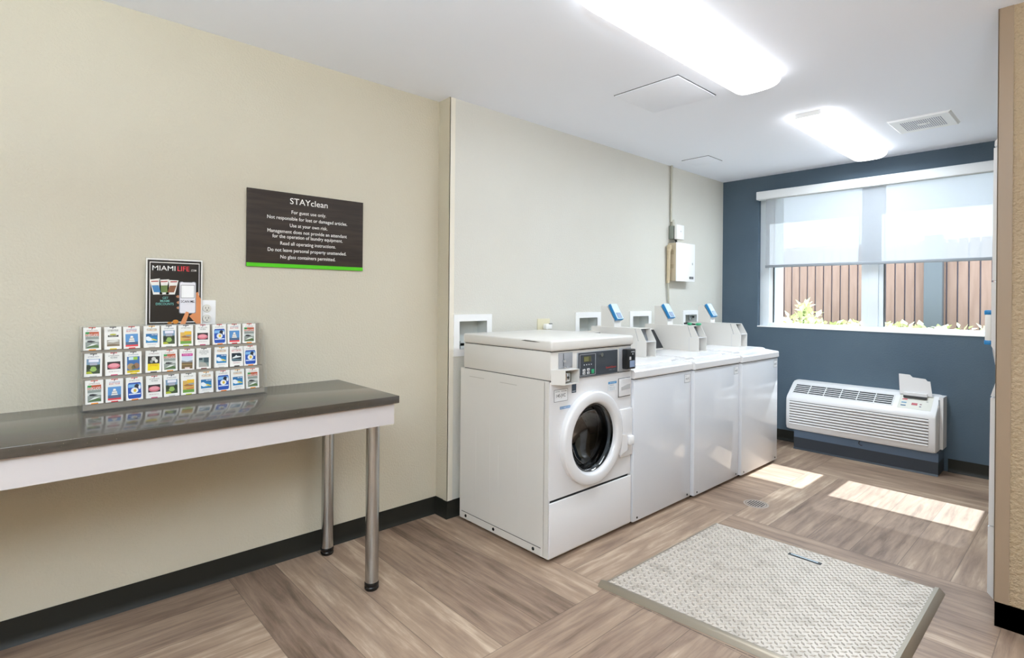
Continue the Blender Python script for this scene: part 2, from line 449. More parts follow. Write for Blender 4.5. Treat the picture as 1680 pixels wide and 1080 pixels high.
base_run(m, [(XS, YSTUB), (XS, YF)], -1); o = m.build('baseboard_right'); o['kind'] = 'structure'
m = MB(); m.box(XSTUB - .002, XSTUB + .043, YSTUB - .003, YSTUB, .098, HC, M_GUARD); m.box(XSTUB - .003, XSTUB, YSTUB - .003, YSTUB + .04, .098, HC, M_GUARD)
struct(m, 'trim_1')
m = MB(); m.box(X2, X2 + .003, YIN - .003, YIN + .034, .098, HC, M_GUARDW); m.box(X2 - .036, X2 + .003, YIN - .003, YIN, .098, HC, M_CREAM)
struct(m, 'trim_2')

# window: frame, mullion, panes
win = bpy.data.objects.new('window_1', None); COL.objects.link(win); win.location = (-1.3, YB + .07, WZ0); win['kind'] = 'structure'; win['_o'] = tuple(win.location)
FY0, FY1 = YB + .05, YB + .098
m = MB()
m.rbox(WX0, -2.135, FY0, FY1, WZ0, WZ1, M_FRAMEW, .004); m.rbox(-.49, WX1, FY0, FY1, WZ0, WZ1, M_FRAMEW, .004)
m.rbox(-2.135, -.49, FY0, FY1, WZ0, 1.066, M_FRAMEW, .004); m.rbox(-2.135, -.49, FY0, FY1, 2.235, WZ1, M_FRAMEW, .004)
m.box(-2.135, -2.112, FY0 + .02, FY1, 1.066, 2.235, M_BRIGHT); m.box(-2.112, -2.106, FY0 + .024, FY1, 1.066, 2.235, M_SEAM)
m.build('frame', win)
m = MB(); m.rbox(-1.385, -1.335, FY0 + .012, FY1, 1.066, 2.235, M_FRAMEW, .004); m.rbox(-1.335, -1.262, FY0, FY1, 1.066, 2.235, M_FRAMEW, .004)
m.rbox(-1.262, -1.228, FY0 + .016, FY1, 1.066, 2.235, M_FRAMEW, .004); m.box(-1.228, -1.222, FY0 + .02, FY1, 1.066, 2.235, M_SEAM)
m.build('mullion', win)
for a, b in ((-2.106, -1.385), (-1.222, -.49)):
    m = MB(); m.box(a, b, FY0 + .028, FY0 + .032, 1.066, 2.235, M_GLASS); m.build('pane', win)
m = MB(); m.box(WX0, WX1, YB - .006, FY0, WZ0 - .006, WZ0 + .004, M_BRIGHT); m.build('sill', win)

# roller shade
t = thing('roller_shade', (-1.3, YB - .035, WZ1), 'white translucent roller shade pulled half down over the window', 'window shade')
m = MB(); m.rbox(-2.214, -.38, YB - .072, YB - .003, 2.212, 2.288, M_VALANCE, .006); m.build('cassette', t)
m = MB(); m.quad((-2.14, YB - .026, 1.60), (-.44, YB - .026, 1.60), (-.44, YB - .026, 2.215), (-2.14, YB - .026, 2.215), M_SHADE); m.build('fabric', t)
m = MB(); m.rbox(-2.142, -.438, YB - .034, YB - .018, 1.578, 1.603, M_FRAMEB, .004); m.build('bottom_bar', t)

# outside: ground, fence, shrubs, eave
m = MB(); m.box(-14, 12, YB + .3, 20, -.2, -.02, M_GROUND); struct(m, 'ground_outside')
FEN = 8.5
t = thing('wood_fence', (-2, FEN, 0), 'tan vertical board fence with dark gaps beyond the window', 'fence')
m = MB(); x = -6.0
while x < 2.5:
    m.box(x, x + .090, FEN, FEN + .02, 0, 2.05 + random.uniform(-.01, .01), M_FENCE); x += .1065
m.build('board_panel', t)
m = MB(); m.box(-6, 2.5, FEN + .032, FEN + .07, .35, .44, M_FENCE); m.box(-6, 2.5, FEN + .032, FEN + .07, 1.5, 1.59, M_FENCE); m.build('rail', t)
m = MB(); m.box(-6, 2.5, FEN + .021, FEN + .03, -.02, 2.0, mat('lavender_grey_backing', '#7d7682', .8)); m.build('backing', t)['label'] = 'dark grey backing behind the boards'
m = MB(); m.rbox(-1.53, -1.345, FEN - .12, FEN - .01, -.02, 2.1, M_FENCEPOST, .006); m.build('post', t)['label'] = 'grey-blue gate post'
def leaves(mb, n, fn, size):
    for _ in range(n):
        p = Vector(fn()); a = random.uniform(0, 6.28); tl = random.uniform(.1, 1.2); L = size * random.uniform(.7, 1.3); w = L * .3
        d = Vector((math.cos(a) * math.cos(tl), math.sin(a) * math.cos(tl), math.sin(tl))); s = d.cross(Vector((0, 0, 1))).normalized(); u = s.cross(d) * (L * .12)
        mb.add([p, p + d * L * .5 + s * w + u, p + d * L, p + d * L * .5 - s * w + u, p + d * L * .5], [(0, 4, 1), (1, 4, 2), (2, 4, 3), (3, 4, 0)], random.choice((M_LEAF, M_LEAF2)))
t = thing('hedge', (-2.2, 7.6, 0), 'low pale green hedge along the foot of the fence', 'hedge')
m = MB(); leaves(m, 2600, lambda: (random.uniform(-4.6, .6), 7.6 + random.uniform(-.3, .25), random.uniform(.55, .98)), .10); m.build('foliage', t, smooth=0)
m = MB()
for i in range(26):
    x = -4.5 + i * .2; m.tube([(x, 7.6, -.02), (x + .03, 7.6, .4), (x - .02, 7.58, .8)], .012, M_STEM, 6)
m.build('stem', t)
t = thing('shrub', (-2.42, 6.95, 0), 'tall leafy shrub sprig rising above the hedge outside', 'shrub')
m = MB()
for k in range(150):
    z = random.uniform(.75, 1.2); s = (1.28 - z) * .62
    leaves(m, 1, lambda: (-2.42 + random.gauss(0, .5) * s, 6.95 + random.uniform(-.1, .1), z), .11)
m.build('foliage', t, smooth=0)
m = MB(); m.tube([(-2.42, 6.95, -.02), (-2.44, 6.95, .6), (-2.42, 6.95, 1.18)], .01, M_STEM, 6); m.build('stem', t)

# ------------------------------------------------------------------ ceiling: lamps, hatches, vent
def lamp(y0, y1, label, watts, xc=-1.245):
    hw, h = .118, .062
    t = thing('ceiling_light', (xc, (y0 + y1) / 2, HC), label, 'ceiling light', 'wraparound ceiling lights')
    m = MB(); m.box(xc - .07, xc + .07, y0 + .012, y1 - .012, HC - .03, HC, M_BRIGHT); m.build('housing', t)
    prof = []
    for k in range(13):
        a = math.pi * k / 12; ca, sa = math.cos(a), math.sin(a)
        prof.append((xc + hw * math.copysign(abs(ca) ** .55, ca), HC - .008 - h * abs(sa) ** .75))
    m = MB(); n = len(prof)
    yy = [(y0, .80), (y0 + .02, .95), (y0 + .05, 1.0), (y1 - .05, 1.0), (y1 - .02, .95), (y1, .80)]
    vs = [(xc + (p[0] - xc) * (s * .15 + .85), y, HC - .008 - (HC - .008 - p[1]) * s) for y, s in yy for p in prof]
    fs = [(i * n + k, i * n + k + 1, (i + 1) * n + k + 1, (i + 1) * n + k) for i in range(len(yy) - 1) for k in range(n - 1)]
    fs += [tuple(range(n)), tuple(range((len(yy) - 1) * n, len(yy) * n))]
    m.add(vs, fs, M_LAMP); m.build('lens', t)
    m = MB()
    for y in (y0 - .004, y1 + .001): m = MB(); m.box(xc - .075, xc + .075, y, y + .003, HC - .028, HC, M_BRIGHT); m.build('end_cap', t)
    a = bpy.data.lights.new('lamp_light', 'AREA'); a.shape = 'RECTANGLE'; a.size = .17; a.size_y = y1 - y0 - .12; a.energy = watts; a.color = LAMP_TINT
    ao = bpy.data.objects.new('lamp_light', a); COL.objects.link(ao); ao.location = (xc, (y0 + y1) / 2, HC - .075)
lamp(1.58, 2.90, 'large lit white ceiling light nearest the viewer, cut by the top edge', 10.0)
lamp(3.61, 4.93, 'shorter-looking lit white ceiling light nearest the window, beside the vent', 27.0)

# added bounce fill in the shape of a standing lamp, unseen behind the viewer
def fill_light(x, y, z):
    t = thing('added_fill_light', (x, y, 0), 'added fill light shaped as a white standing lamp, unseen behind the viewer', 'added fill light')
    m = MB(); m.lathe([(1e-4, 0), (.15, 0), (.15, .012), (.03, .022), (1e-4, .022)], 'z', (x, y, 0), M_BRIGHT, 32); m.build('base', t)
    m = MB(); m.cyl('z', (x, y, .022), .013, z - .16, M_STEEL, 16); m.build('added_fill_pole', t)
    m = MB(); m.lathe([(.02, -.14), (.10, -.11), (.19, -.03), (.215, .02), (.21, .02), (.185, -.026), (.095, -.10), (1e-4, -.12)], 'z', (x, y, z), M_BRIGHT, 40); m.build('added_fill_bowl', t)
    a = bpy.data.lights.new('fill_light_source', 'AREA'); a.shape = 'DISK'; a.size = .36; a.energy = FILL_POWER; a.color = LAMP_TINT
    ao = bpy.data.objects.new('fill_light_source', a); COL.objects.link(ao); ao.location = (x, y, z + .0); ao.rotation_euler = (math.pi, 0, 0)
fill_light(.45, -.55, 1.50)

def hatch(x0, x1, y0, y1, label):
    t = thing('access_panel', ((x0 + x1) / 2, (y0 + y1) / 2, HC), label, 'access panel', 'ceiling access panels')
    m = MB(); m.rbox(x0, x1, y0, y1, HC - .007, HC, M_CEIL, .002); m.build('panel', t)
    m = MB(); m.box(x0 - .004, x1 + .004, y0 - .004, y1 + .004, HC - .002, HC, M_SEAM); m.build('gap', t)
hatch(-1.90, -1.50, 2.53, 2.93, 'large square white access panel in the ceiling beside the near light')
hatch(-2.40, -2.17, 4.13, 4.36, 'small white access panel in the ceiling above the electrical box')

t = thing('exhaust_vent', (-.80, 4.34, HC), 'white square slotted exhaust vent in the ceiling near the window', 'vent')
m = MB(); m.prism([(-.965, HC), (-.635, HC), (-.648, HC - .012), (-.952, HC - .012)], 'y', 4.17, 4.50, M_BRIGHT); m.build('cover', t)
m = MB()
for i in range(20):
    x = -.905 + i * .0109
    for a, b in (((4.225, 4.445),) if not 7 <= i <= 12 else ((4.225, 4.315), (4.355, 4.445))):
        m.box(x, x + .0045, a, b, HC - .0128, HC - .0115, mat('vent_slot_grey', '#9a9aab', 0.7))
m.build('slots', t); m = MB(); m.rbox(-.82, -.78, 4.32, 4.35, HC - .017, HC - .012, M_BRIGHT, .002); m.build('center_boss', t)

# ------------------------------------------------------------------ wall sign
SY0, SY1, SZ0, SZ1 = .797, 1.378, 1.416, 1.779
t = thing('wall_sign', (XL, (SY0 + SY1) / 2, SZ0), 'dark brown laundry rules sign with white lettering and green bottom stripe', 'sign')
M_SIGN = mix_noise(mat('dark_wood_grain_print', '#342c27', 0.55, spec=0.25), '#40362f', 5.0, stretch=(1, 1, 12))
m = MB(); m.rbox(XL, XL + .008, SY0, SY1, SZ0, SZ1, M_SIGN, .001); m.build('board', t)
m = MB(); m.box(XL + .0078, XL + .0086, SY0, SY1, SZ0, SZ0 + .0175, mat('lime_green_stripe', '#54c418', 0.4)); m.build('stripe', t)
m = MB(); W, H = SY1 - SY0, SZ1 - SZ0
for s, fy, w, cap in (('STAYclean', .145, .325, .0285), ('For guest use only.', .276, .298, .0165), ('Not responsible for lost or damaged articles.', .364, .69, .0165),
                      ('Use at your own risk.', .455, .325, .0165), ('Management does not provide an attendant', .541, .685, .0165),
                      ('for the operation of laundry equipment.', .609, .605, .0165), ('Read all operating instructions.', .70, .478, .0165),
                      ('Do not leave personal property unattended.', .79, .677, .0165), ('No glass containers permitted.', .88, .475, .0165)):
    m.text(s, (XL + .0082, SY0 + W * .5, SZ1 - H * fy), (0, 1, 0), (0, 0, 1), mat('white_lettering', '#f4f2ee', 0.5), width=W * w, height=cap)
m.build('lettering', t)

# ------------------------------------------------------------------ outlet on the left wall
def receptacle(mb, x, y, z):
    mb.lathe([(1e-4, .004), (.0165, .004), (.0175, .0)], 'x', (x, y, z), mat('socket_face', '#d9d6cd', .4), 20)
    for dy in (-.006, .006): mb.box(x + .0035, x + .0045, y + dy - .001, y + dy + .001, z - .002, z + .006, M_SEAM)
    mb.box(x + .0035, x + .0045, y - .002, y + .002, z - .010, z - .006, M_SEAM)
t = thing('wall_outlet', (XL, .64, 1.20), 'white duplex outlet on the cream wall beside the poster', 'outlet', 'wall outlets')
m = MB(); m.rbox(XL, XL + .006, .60, .672, 1.142, 1.258, M_BRIGHT, .003); m.build('cover_plate', t)
m = MB(); receptacle(m, XL + .006, .636, 1.222); m.build('socket', t)
m = MB(); receptacle(m, XL + .006, .636, 1.178); m.build('socket', t)

# ------------------------------------------------------------------ folding table
TX0, TX1, TY0, TY1, TZ = XL + .002, -2.078, -.62, 1.25, .849
t = thing('folding_table', (-2.38, .32, 0), 'long table with dark speckled top, white apron and steel legs against the cream wall', 'table')
m = MB(); m.rbox(TX0, TX1, TY0, TY1, TZ - .032, TZ, M_COUNTER, .002); m.build('tabletop', t)
m = MB(); z0, z1 = .727, TZ - .032
m.box(-2.110, -2.092, TY0 + .02, TY1 - .018, z0, z1, M_APRON); m.box(TX0 + .02, -2.110, TY1 - .036, TY1 - .018, z0, z1, M_APRON)
m.box(TX0 + .02, -2.110, TY0 + .02, TY0 + .038, z0, z1, M_APRON); m.box(TX0 + .004, TX0 + .022, TY0 + .02, TY1 - .018, z0, z1, M_APRON)
m.build('apron', t)
for lx, ly in ((-2.167, 1.172), (-2.608, 1.165), (-2.167, -.55), (-2.608, -.55)):
    leg = MB(); leg.cyl('z', (lx, ly, .036), .029, z1 - .036, M_STEEL, 32); leg = leg.build('leg', t)
    ft = MB(); ft.lathe([(1e-4, 0), (.027, 0), (.031, .006), (.031, .014), (.029, .017), (.031, .021), (.031, .032), (.029, .036), (1e-4, .036)], 'z', (lx, ly, 0), M_RUBBER, 32); ft.build('foot', leg)['label'] = 'black rubber foot'

# ------------------------------------------------------------------ card rack, poster and cards
RY0, RY1 = .19, .836
t = thing('card_rack', (-2.57, .51, TZ), 'clear acrylic three-tier card rack standing on the table', 'rack')
m = MB(); m.box(-2.662, -2.498, RY0, RY1, TZ, TZ + .004, M_ACRYL); m.build('base', t)
SH = [(-2.522, .873), (-2.552, .970), (-2.580, 1.067)]          # front edge and top of each shelf, bottom row first
for i, (sx, sz) in enumerate(SH):
    m = MB(); m.box(sx - .024, sx, RY0 + .005, RY1 - .005, sz - .004, sz, M_ACRYLG); m.build('shelf', t)
    ztop = SH[i + 1][1] - .004 if i < 2 else 1.155
    m = MB(); m.box(sx - .028, sx - .024, RY0 + .005, RY1 - .005, sz - .004, ztop, M_ACRYLG); m.build('riser', t)
m = MB(); m.box(-2.525, -2.521, RY0 + .005, RY1 - .005, TZ + .004, .869, M_ACRYLG); m.build('front_lip', t)
for y in (RY0, RY1 - .005):
    m = MB(); m.prism([(-2.662, TZ + .004), (-2.500, TZ + .004), (-2.503, .90), (-2.545, 1.10), (-2.575, 1.158), (-2.662, 1.158)], 'y', y, y + .005, M_ACRYL); m.build('side_panel', t)
m = MB(); m.box(-2.662, -2.658, RY0 + .005, RY1 - .005, TZ + .004, 1.158, M_ACRYL); m.build('back_panel', t)

PY0, PY1, PZ0, PZ1 = .408, .615, 1.150, 1.431
t = thing('poster', (-2.669, .51, TZ), 'black poster with white border, phone picture and red LIFE heading behind the rack', 'poster')
m = MB(); m.box(-2.672, -2.669, PY0 - .002, PY1 + .002, TZ, PZ1 + .002, M_ACRYL); m.build('holder', t)['label'] = 'clear acrylic sign holder'
m = MB(); PX = -2.668
m.box(PX - .0008, PX, PY0, PY1, PZ0, PZ1, M_PAPER)
def pq(y0, y1, z0, z1, h, k):           # k = stacking order of the print
    x = PX + .00012 * k; W, H = PY1 - PY0, PZ1 - PZ0
    m.quad((x, PY0 + W * y0, PZ1 - H * z1), (x, PY0 + W * y1, PZ1 - H * z1), (x, PY0 + W * y1, PZ1 - H * z0), (x, PY0 + W * y0, PZ1 - H * z0), ink(h, .3))
def pp(pts, h, k):
    x = PX + .00012 * k; W, H = PY1 - PY0, PZ1 - PZ0
    m.poly([(x, PY0 + W * a, PZ1 - H * b) for a, b in pts], ink(h, .3))
def pt(s, cy, bz, w, h, k=3, cap=None):
    m.text(s, (PX + .00012 * k, PY0 + (PY1 - PY0) * cy, PZ1 - (PZ1 - PZ0) * bz), (0, 1, 0), (0, 0, 1), ink(h), width=(PY1 - PY0) * w, height=cap)
DK = '#26221f'
pq(.025, .975, .02, .985, DK, 1); pq(.06, .945, .05, .955, '#f0efe9', 2); pq(.072, .933, .062, .943, DK, 3)
pt('MIAMI', .305, .175, .40, '#f4f2ee', 5, .020); pt('LIFE', .65, .175, .213, '#e8404a', 5, .020); pt('.COM', .834, .175, .10, '#f4f2ee', 5, .008)
for cx, tilt, pic in ((.17, -.035, '#4c86b8'), (.31, 0, '#6a7f4c'), (.45, .045, '#8b5d43')):
    pp([(cx - .085 + tilt * .6, .315), (cx + .085 + tilt * .6, .305 + tilt * .3), (cx + .085 - tilt * .8, .53), (cx - .075 - tilt * .8, .535)], '#efece6', 5)
    pp([(cx - .06 + tilt * .4, .40), (cx + .06 + tilt * .4, .395), (cx + .06 - tilt * .6, .50), (cx - .055 - tilt * .6, .50)], pic, 6)
    pp([(cx - .06 + tilt * .6, .335), (cx + .06 + tilt * .6, .33), (cx + .06 + tilt * .6, .345), (cx - .06 + tilt * .6, .35)], '#b0403a', 6)
pt('GET', .335, .60, .10, '#7fc9c0', 5, .0095); pt('MIAMI', .325, .645, .16, '#7fc9c0', 5, .0095); pt('DISCOUNTS', .325, .69, .31, '#7fc9c0', 5, .0095)
# phone held in a hand
def rnd(y0, y1, z0, z1, r, h, k):
    pts = []
    for cy, cz, a0 in ((y1 - r, z0 + r, 270), (y1 - r, z1 - r, 0), (y0 + r, z1 - r, 90), (y0 + r, z0 + r, 180)):
        for q in range(0, 91, 30):
            a = math.radians(a0 + q); pts.append((cy + r * math.cos(a), cz + r * .74 * math.sin(a)))
    pp(pts, h, k)
pp([(.88, .50), (.92, .49), (.945, .56), (.975, .60), (.975, .985), (.90, .985), (.76, .86), (.86, .80)], '#d98d5c', 5)
for a, b in ((.52, .565), (.53, .655), (.53, .735)): rnd(a, a + .11, b - .03, b + .025, .033, '#e0a27c', 5)
rnd(.575, .885, .325, .83, .035, '#8c8f96', 6); rnd(.59, .87, .335, .82, .03, '#eceaf0', 7)
rnd(.64, .82, .325, .35, .015, '#3c3c40', 8)
pq(.605, .855, .385, .585, '#3a3a3e', 8); pq(.613, .847, .391, .579, '#ffffff', 9)
pt('SCAN ME', .73, .655, .25, '#2b2b2e', 9, .0105)
pp([(.70, .79), (.75, .80), (.75, .84), (.69, .985), (.59, .985), (.66, .86)], '#dd9464', 10)
rnd(.37, .46, .935, .985, .03, '#e0923c', 6); rnd(.46, .57, .90, .985, .045, '#e0923c', 6)
m.build('sheet', t, smooth=0)['label'] = 'printed poster sheet'

CW, CH, CT = .0535, .0865, .013
def card_mesh(kind):
    c = MB(); c.box(-CT, 0, -CW / 2, CW / 2, 0, CH, M_PAPER)
    def P(a, b, k): return (.00015 * k, -CW / 2 + CW * a, CH * b)
    def q(x0, x1, y0, y1, h, k=1): c.quad(P(x0, y0, k), P(x1, y0, k), P(x1, y1, k), P(x0, y1, k), ink(h))
    def g(pts, h, k=2): c.poly([P(a, b, k) for a, b in pts], ink(h))
    def el(cx, cy, rx, ry, h, k=2, n=14): g([(cx + rx * math.cos(6.2832 * i / n), cy + ry * math.sin(6.2832 * i / n)) for i in range(n)], h, k)
    def tx(s, cx, b, w, h, cap, k=2): c.text(s, P(cx, b, k), (0, 1, 0), (0, 0, 1), ink(h), width=CW * w, height=cap)
    def head(band, name, col='#55504a'):
        g([(.30, .965), (.70, .965), (.70, 1.0), (.30, 1.0)], band, 2)
        g([(.46, .90), (.50, .90), (.55, 1.0), (.50, 1.0)], '#2a2624', 3)
        tx(name, .5, .835, .62, col, .0042)
    def foot(h): g([(.30, .0), (.72, .0), (.70, .045), (.32, .045)], h, 2)
    A = 'ATTRACTION'
    if kind == 'airboat':
        head('#c8452e', A, '#8a5a4a'); q(.12, .88, .08, .80, '#8d948c'); q(.12, .88, .62, .80, '#b5512c', 2); q(.12, .34, .70, .80, '#2f8a3f', 3)
        tx('EVERGLADES', .5, .595, .68, '#f3f3ef', .0105, 4); q(.12, .88, .36, .48, '#c9cdc8', 2); g([(.2, .36), (.45, .33), (.7, .38), (.42, .43), (.25, .42)], '#2c2c30', 3)
        g([(.14, .10), (.5, .12), (.86, .1), (.86, .2), (.6, .24), (.3, .18)], '#4f6b3c', 3); g([(.2, .16), (.6, .22), (.84, .30), (.5, .28)], '#e3e5e0', 4); foot('#e8901e')
    elif kind == 'grey_boat':
        head('#3c3a38', A); tx(A, .5, .79, .6, '#6a6660', .004); el(.5, .66, .2, .035, '#b5b348'); q(.2, .82, .55, .63, '#34332f', 2); tx('AIRBOAT', .5, .567, .5, '#d8d5c8', .0045, 3)
        q(.14, .88, .14, .42, '#a39a8c'); g([(.14, .34), (.5, .30), (.88, .36), (.7, .42), (.3, .40)], '#dad8d0', 2); g([(.14, .14), (.88, .14), (.88, .2), (.5, .24), (.14, .22)], '#7d6a52', 3); foot('#d9c21f')
    elif kind == 'tower_boat':
        head('#c13a34', A, '#4f6aa0'); tx('BOAT TOUR', .5, .755, .62, '#c0453e', .006); q(.12, .88, .09, .66, '#5b8fc2'); q(.12, .88, .09, .30, '#4d6480', 2)
        g([(.3, .3), (.7, .3), (.66, .36), (.34, .36)], '#f1eee6', 3); g([(.34, .38), (.66, .38), (.63, .46), (.37, .46)], '#ece6dc', 3); g([(.40, .48), (.6, .48), (.56, .57), (.44, .57)], '#f4efe6', 3)
        q(.36, .64, .365, .38, '#5a4034', 4); q(.39, .61, .462, .478, '#5a4034', 4); q(.12, .88, .09, .17, '#d8454a', 4); foot('#c8343a')
    elif kind == 'speedboat':
        head('#e0a020', A, '#6b6a55'); tx('THRILLER', .5, .765, .66, '#c28a24', .006); q(.13, .87, .22, .64, '#2f7fb0'); q(.13, .87, .5, .64, '#2a6a9c', 2)
        g([(.14, .5), (.3, .52), (.5, .42), (.6, .32), (.3, .3), (.14, .36)], '#eef3f5', 3); g([(.45, .36), (.8, .30), (.84, .34), (.55, .42)], '#d9c95a', 4); tx('MIAMI', .66, .56, .34, '#e6eff4', .005, 4)
        tx('SPEEDBOAT', .5, .12, .56, '#9aa4aa', .0035); foot('#c9c4bc')
    elif kind == 'garden':
        head('#3a3a40', A, '#3f4f6c'); q(.12, .88, .13, .77, '#7d97ad'); q(.12, .88, .13, .52, '#3f4e33', 2); q(.24, .80, .63, .75, '#ede9f2', 3)
        q(.30, .72, .50, .60, '#a9a7b4', 3); el(.5, .33, .2, .11, '#8fae5c', 3); el(.25, .40, .12, .09, '#23301f', 4); el(.76, .40, .11, .09, '#26331f', 4); g([(.12, .13), (.5, .13), (.35, .24), (.12, .22)], '#a9b032', 4); foot('#b7b9b2')
    elif kind == 'savanna':
        head('#4a4a44', A, '#6a6f5c'); q(.12, .88, .10, .66, '#cfa85a'); q(.4, .88, .56, .70, '#e2b536', 2); q(.12, .88, .10, .24, '#6c9a44', 2)
        g([(.14, .44), (.4, .5), (.85, .42), (.7, .38), (.3, .40)], '#9c6a3c', 3); g([(.3, .30), (.85, .34), (.8, .26), (.4, .24)], '#c97a4a', 3); q(.5, .86, .46, .52, '#8a99a4', 3); foot('#c4d23a')
    elif kind == 'pink_dome':
        head('#b8404c', A, '#5b5556'); tx('THE ARENA', .5, .745, .42, '#5c6a6a', .0055); q(.12, .88, .27, .60, '#332a2a'); el(.5, .41, .36, .125, '#d0707c', 2); el(.5, .44, .28, .08, '#e59aa2', 3)
        tx('MIAMI BEACH', .5, .15, .6, '#b9a0a2', .0035); foot('#c85a7c')
    elif kind == 'blue_badge':
        head('#c93f3c', A, '#7d7a78'); g([(.10, .14), (.16, .07), (.84, .07), (.90, .14), (.90, .70), (.84, .77), (.16, .77), (.10, .70)], '#2450a6', 1)
        q(.12, .88, .56, .70, '#7fb2dc', 2); el(.64, .60, .15, .10, '#1b2234', 3); el(.8, .55, .07, .09, '#e9eef4', 4); el(.5, .42, .22, .13, '#eef0ee', 3); el(.52, .42, .09, .07, '#d9b53a', 4); q(.15, .85, .24, .29, '#dfe8f4', 3); foot('#e67a1c')
    elif kind == 'sunny_crowd':
        head('#3d3b39', A, '#5b7892'); q(.12, .88, .06, .78, '#3f6aa0'); q(.22, .5, .63, .76, '#cfe4e4', 2); q(.5, .75, .63, .76, '#9cc04a', 2); el(.35, .33, .22, .15, '#a48a64', 2); el(.68, .35, .19, .14, '#8c6a52', 3)
        el(.5, .30, .12, .10, '#6f6a4a', 3); q(.12, .88, .06, .16, '#e6cf28', 4); tx('FAMILY FUN', .5, .085, .6, '#8a6a20', .0045, 5); foot('#d8c224')
    elif kind == 'dark_yellow':
        head('#3c3836', A, '#8a4a46'); q(.13, .87, .40, .74, '#2b2a26'); el(.5, .62, .14, .09, '#c9c7bf', 2); el(.36, .5, .1, .07, '#8f948a', 2); el(.66, .52, .1, .08, '#e6e4dc', 3); q(.13, .87, .09, .40, '#ecd51c', 2)
        tx('JUNGLE', .5, .30, .5, '#d08a1c', .007, 3); foot('#54504a')
    elif kind == 'magenta_stadium':
        head('#c0434c', A, '#6a4a58'); q(.13, .87, .06, .78, '#d4dee8'); q(.13, .87, .66, .78, '#c02a86', 2); tx('STADIUM TOUR', .5, .695, .6, '#f0c8e2', .005, 3)
        g([(.13, .46), (.5, .40), (.87, .46), (.87, .36), (.13, .36)], '#8a8f96', 2); q(.13, .87, .06, .36, '#6f5a3c', 3); q(.13, .87, .24, .27, '#a58a5a', 4); q(.35, .68, .06, .13, '#e9d8d4', 4)
    elif kind == 'grey_pool':
        head('#3a3836', A, '#5f605e'); tx('EVERGLADES TOUR', .5, .76, .66, '#6a6c6a', .0045); tx('NATURE', .5, .69, .4, '#8a8c8a', .004); q(.15, .85, .09, .54, '#7f908c'); q(.5, .85, .30, .54, '#455a60', 2); q(.15, .4, .42, .52, '#38444a', 3)
        g([(.15, .1), (.8, .1), (.6, .3), (.2, .34)], '#a9a69c', 3); foot('#8c5a50')
    elif kind == 'white_yacht':
        head('#35332f', A, '#6a6866'); tx('BAY CRUISE', .5, .755, .72, '#c23a3a', .006); g([(.13, .3), (.25, .26), (.87, .26), (.87, .62), (.75, .67), (.13, .67)], '#25323a', 1)
        g([(.18, .40), (.84, .46), (.8, .50), (.55, .52), (.48, .58), (.36, .50), (.2, .46)], '#e6eaea', 2); g([(.13, .3), (.87, .3), (.87, .36), (.13, .38)], '#5d7680', 3); tx('SIGHTSEEING', .5, .16, .5, '#b86a6a', .0035); foot('#34322e')
    return c
CARD_TEXT = {'airboat': 'orange-topped airboat card', 'grey_boat': 'grey card with yellow boat emblem', 'tower_boat': 'blue and red tour boat card', 'speedboat': 'blue speedboat card',
             'garden': 'green garden card', 'savanna': 'yellow and green field card', 'pink_dome': 'card with pink dome picture', 'blue_badge': 'blue card with round white badge',
             'sunny_crowd': 'blue and yellow crowd card', 'dark_yellow': 'black and yellow card', 'magenta_stadium': 'magenta-topped stadium card', 'grey_pool': 'grey-green water card', 'white_yacht': 'dark card with white yacht'}
ROWS = [['airboat', 'tower_boat', 'blue_badge', 'pink_dome', 'garden', 'savanna', 'speedboat', 'blue_badge', 'speedboat', 'airboat'],
        ['garden', 'pink_dome', 'sunny_crowd', 'dark_yellow', 'airboat', 'magenta_stadium', 'grey_pool', 'speedboat', 'white_yacht', 'blue_badge'],
        ['airboat', 'grey_boat', 'tower_boat', 'speedboat', 'garden', 'savanna', 'pink_dome', 'blue_badge', 'tower_boat', 'airboat']]
COLY = [.229, .291, .352, .417, .476, .536, .599, .666, .724, .782]
ORD = ['first', 'second', 'third', 'fourth', 'fifth', 'sixth', 'seventh', 'eighth', 'ninth', 'tenth']
protos = {}
for r, row in enumerate(ROWS):
    for k, kind in enumerate(row):
        loc = (SH[r][0] - .003, COLY[k] + random.uniform(-.002, .002), SH[r][1] + .0014)
        lab = '%s, %s from left in the rack\'s %s row' % (CARD_TEXT[kind], ORD[k], ('bottom', 'middle', 'top')[r])
        if kind not in protos:
            o = card_mesh(kind).build('brochure_card', loc=(0, 0, 0), smooth=0); protos[kind] = o
        else:
            o = protos[kind].copy(); COL.objects.link(o)
        o.location = loc; o.rotation_euler = (random.uniform(-.02, .02), math.radians(-4), random.uniform(-.03, .03))
        tag(o, lab, 'card', 'cards in the acrylic rack')

# ------------------------------------------------------------------ front-loading washer
FX, FYA, FYB = -1.80, 1.905, 2.572                              # front plane, near side, far side
XB = -2.50
DC = (FX, 2.217, .562)                                          # door centre
t = thing('front_load_washer', (-2.15, 2.24, 0), 'white coin-operated front-loading washer with round glass door, nearest the table', 'washing machine', 'washing machines')
c = MB()
c.box(XB, FX - .032, FYA, FYB, .022, .878, M_ENAMEL2, skip='X')
c.box(FX - .034, FX - .004, FYA, FYA + .012, .022, .878, M_ENAMEL2); c.box(FX - .034, FX - .004, FYB - .012, FYB, .022, .878, M_ENAMEL2)
c.box(FX - .0345, FX - .0335, FYA - .0004, FYA, .03, .87, mat('panel_joint', '#a5a098', .6))          # joint at the front corner
c.box(XB + .02, FX - .05, FYA - .003, FYA, .026, .062, M_ENAMEL2); c.box(XB + .02, FX - .05, FYA - .0032, FYA, .062, .0635, M_SEAM)
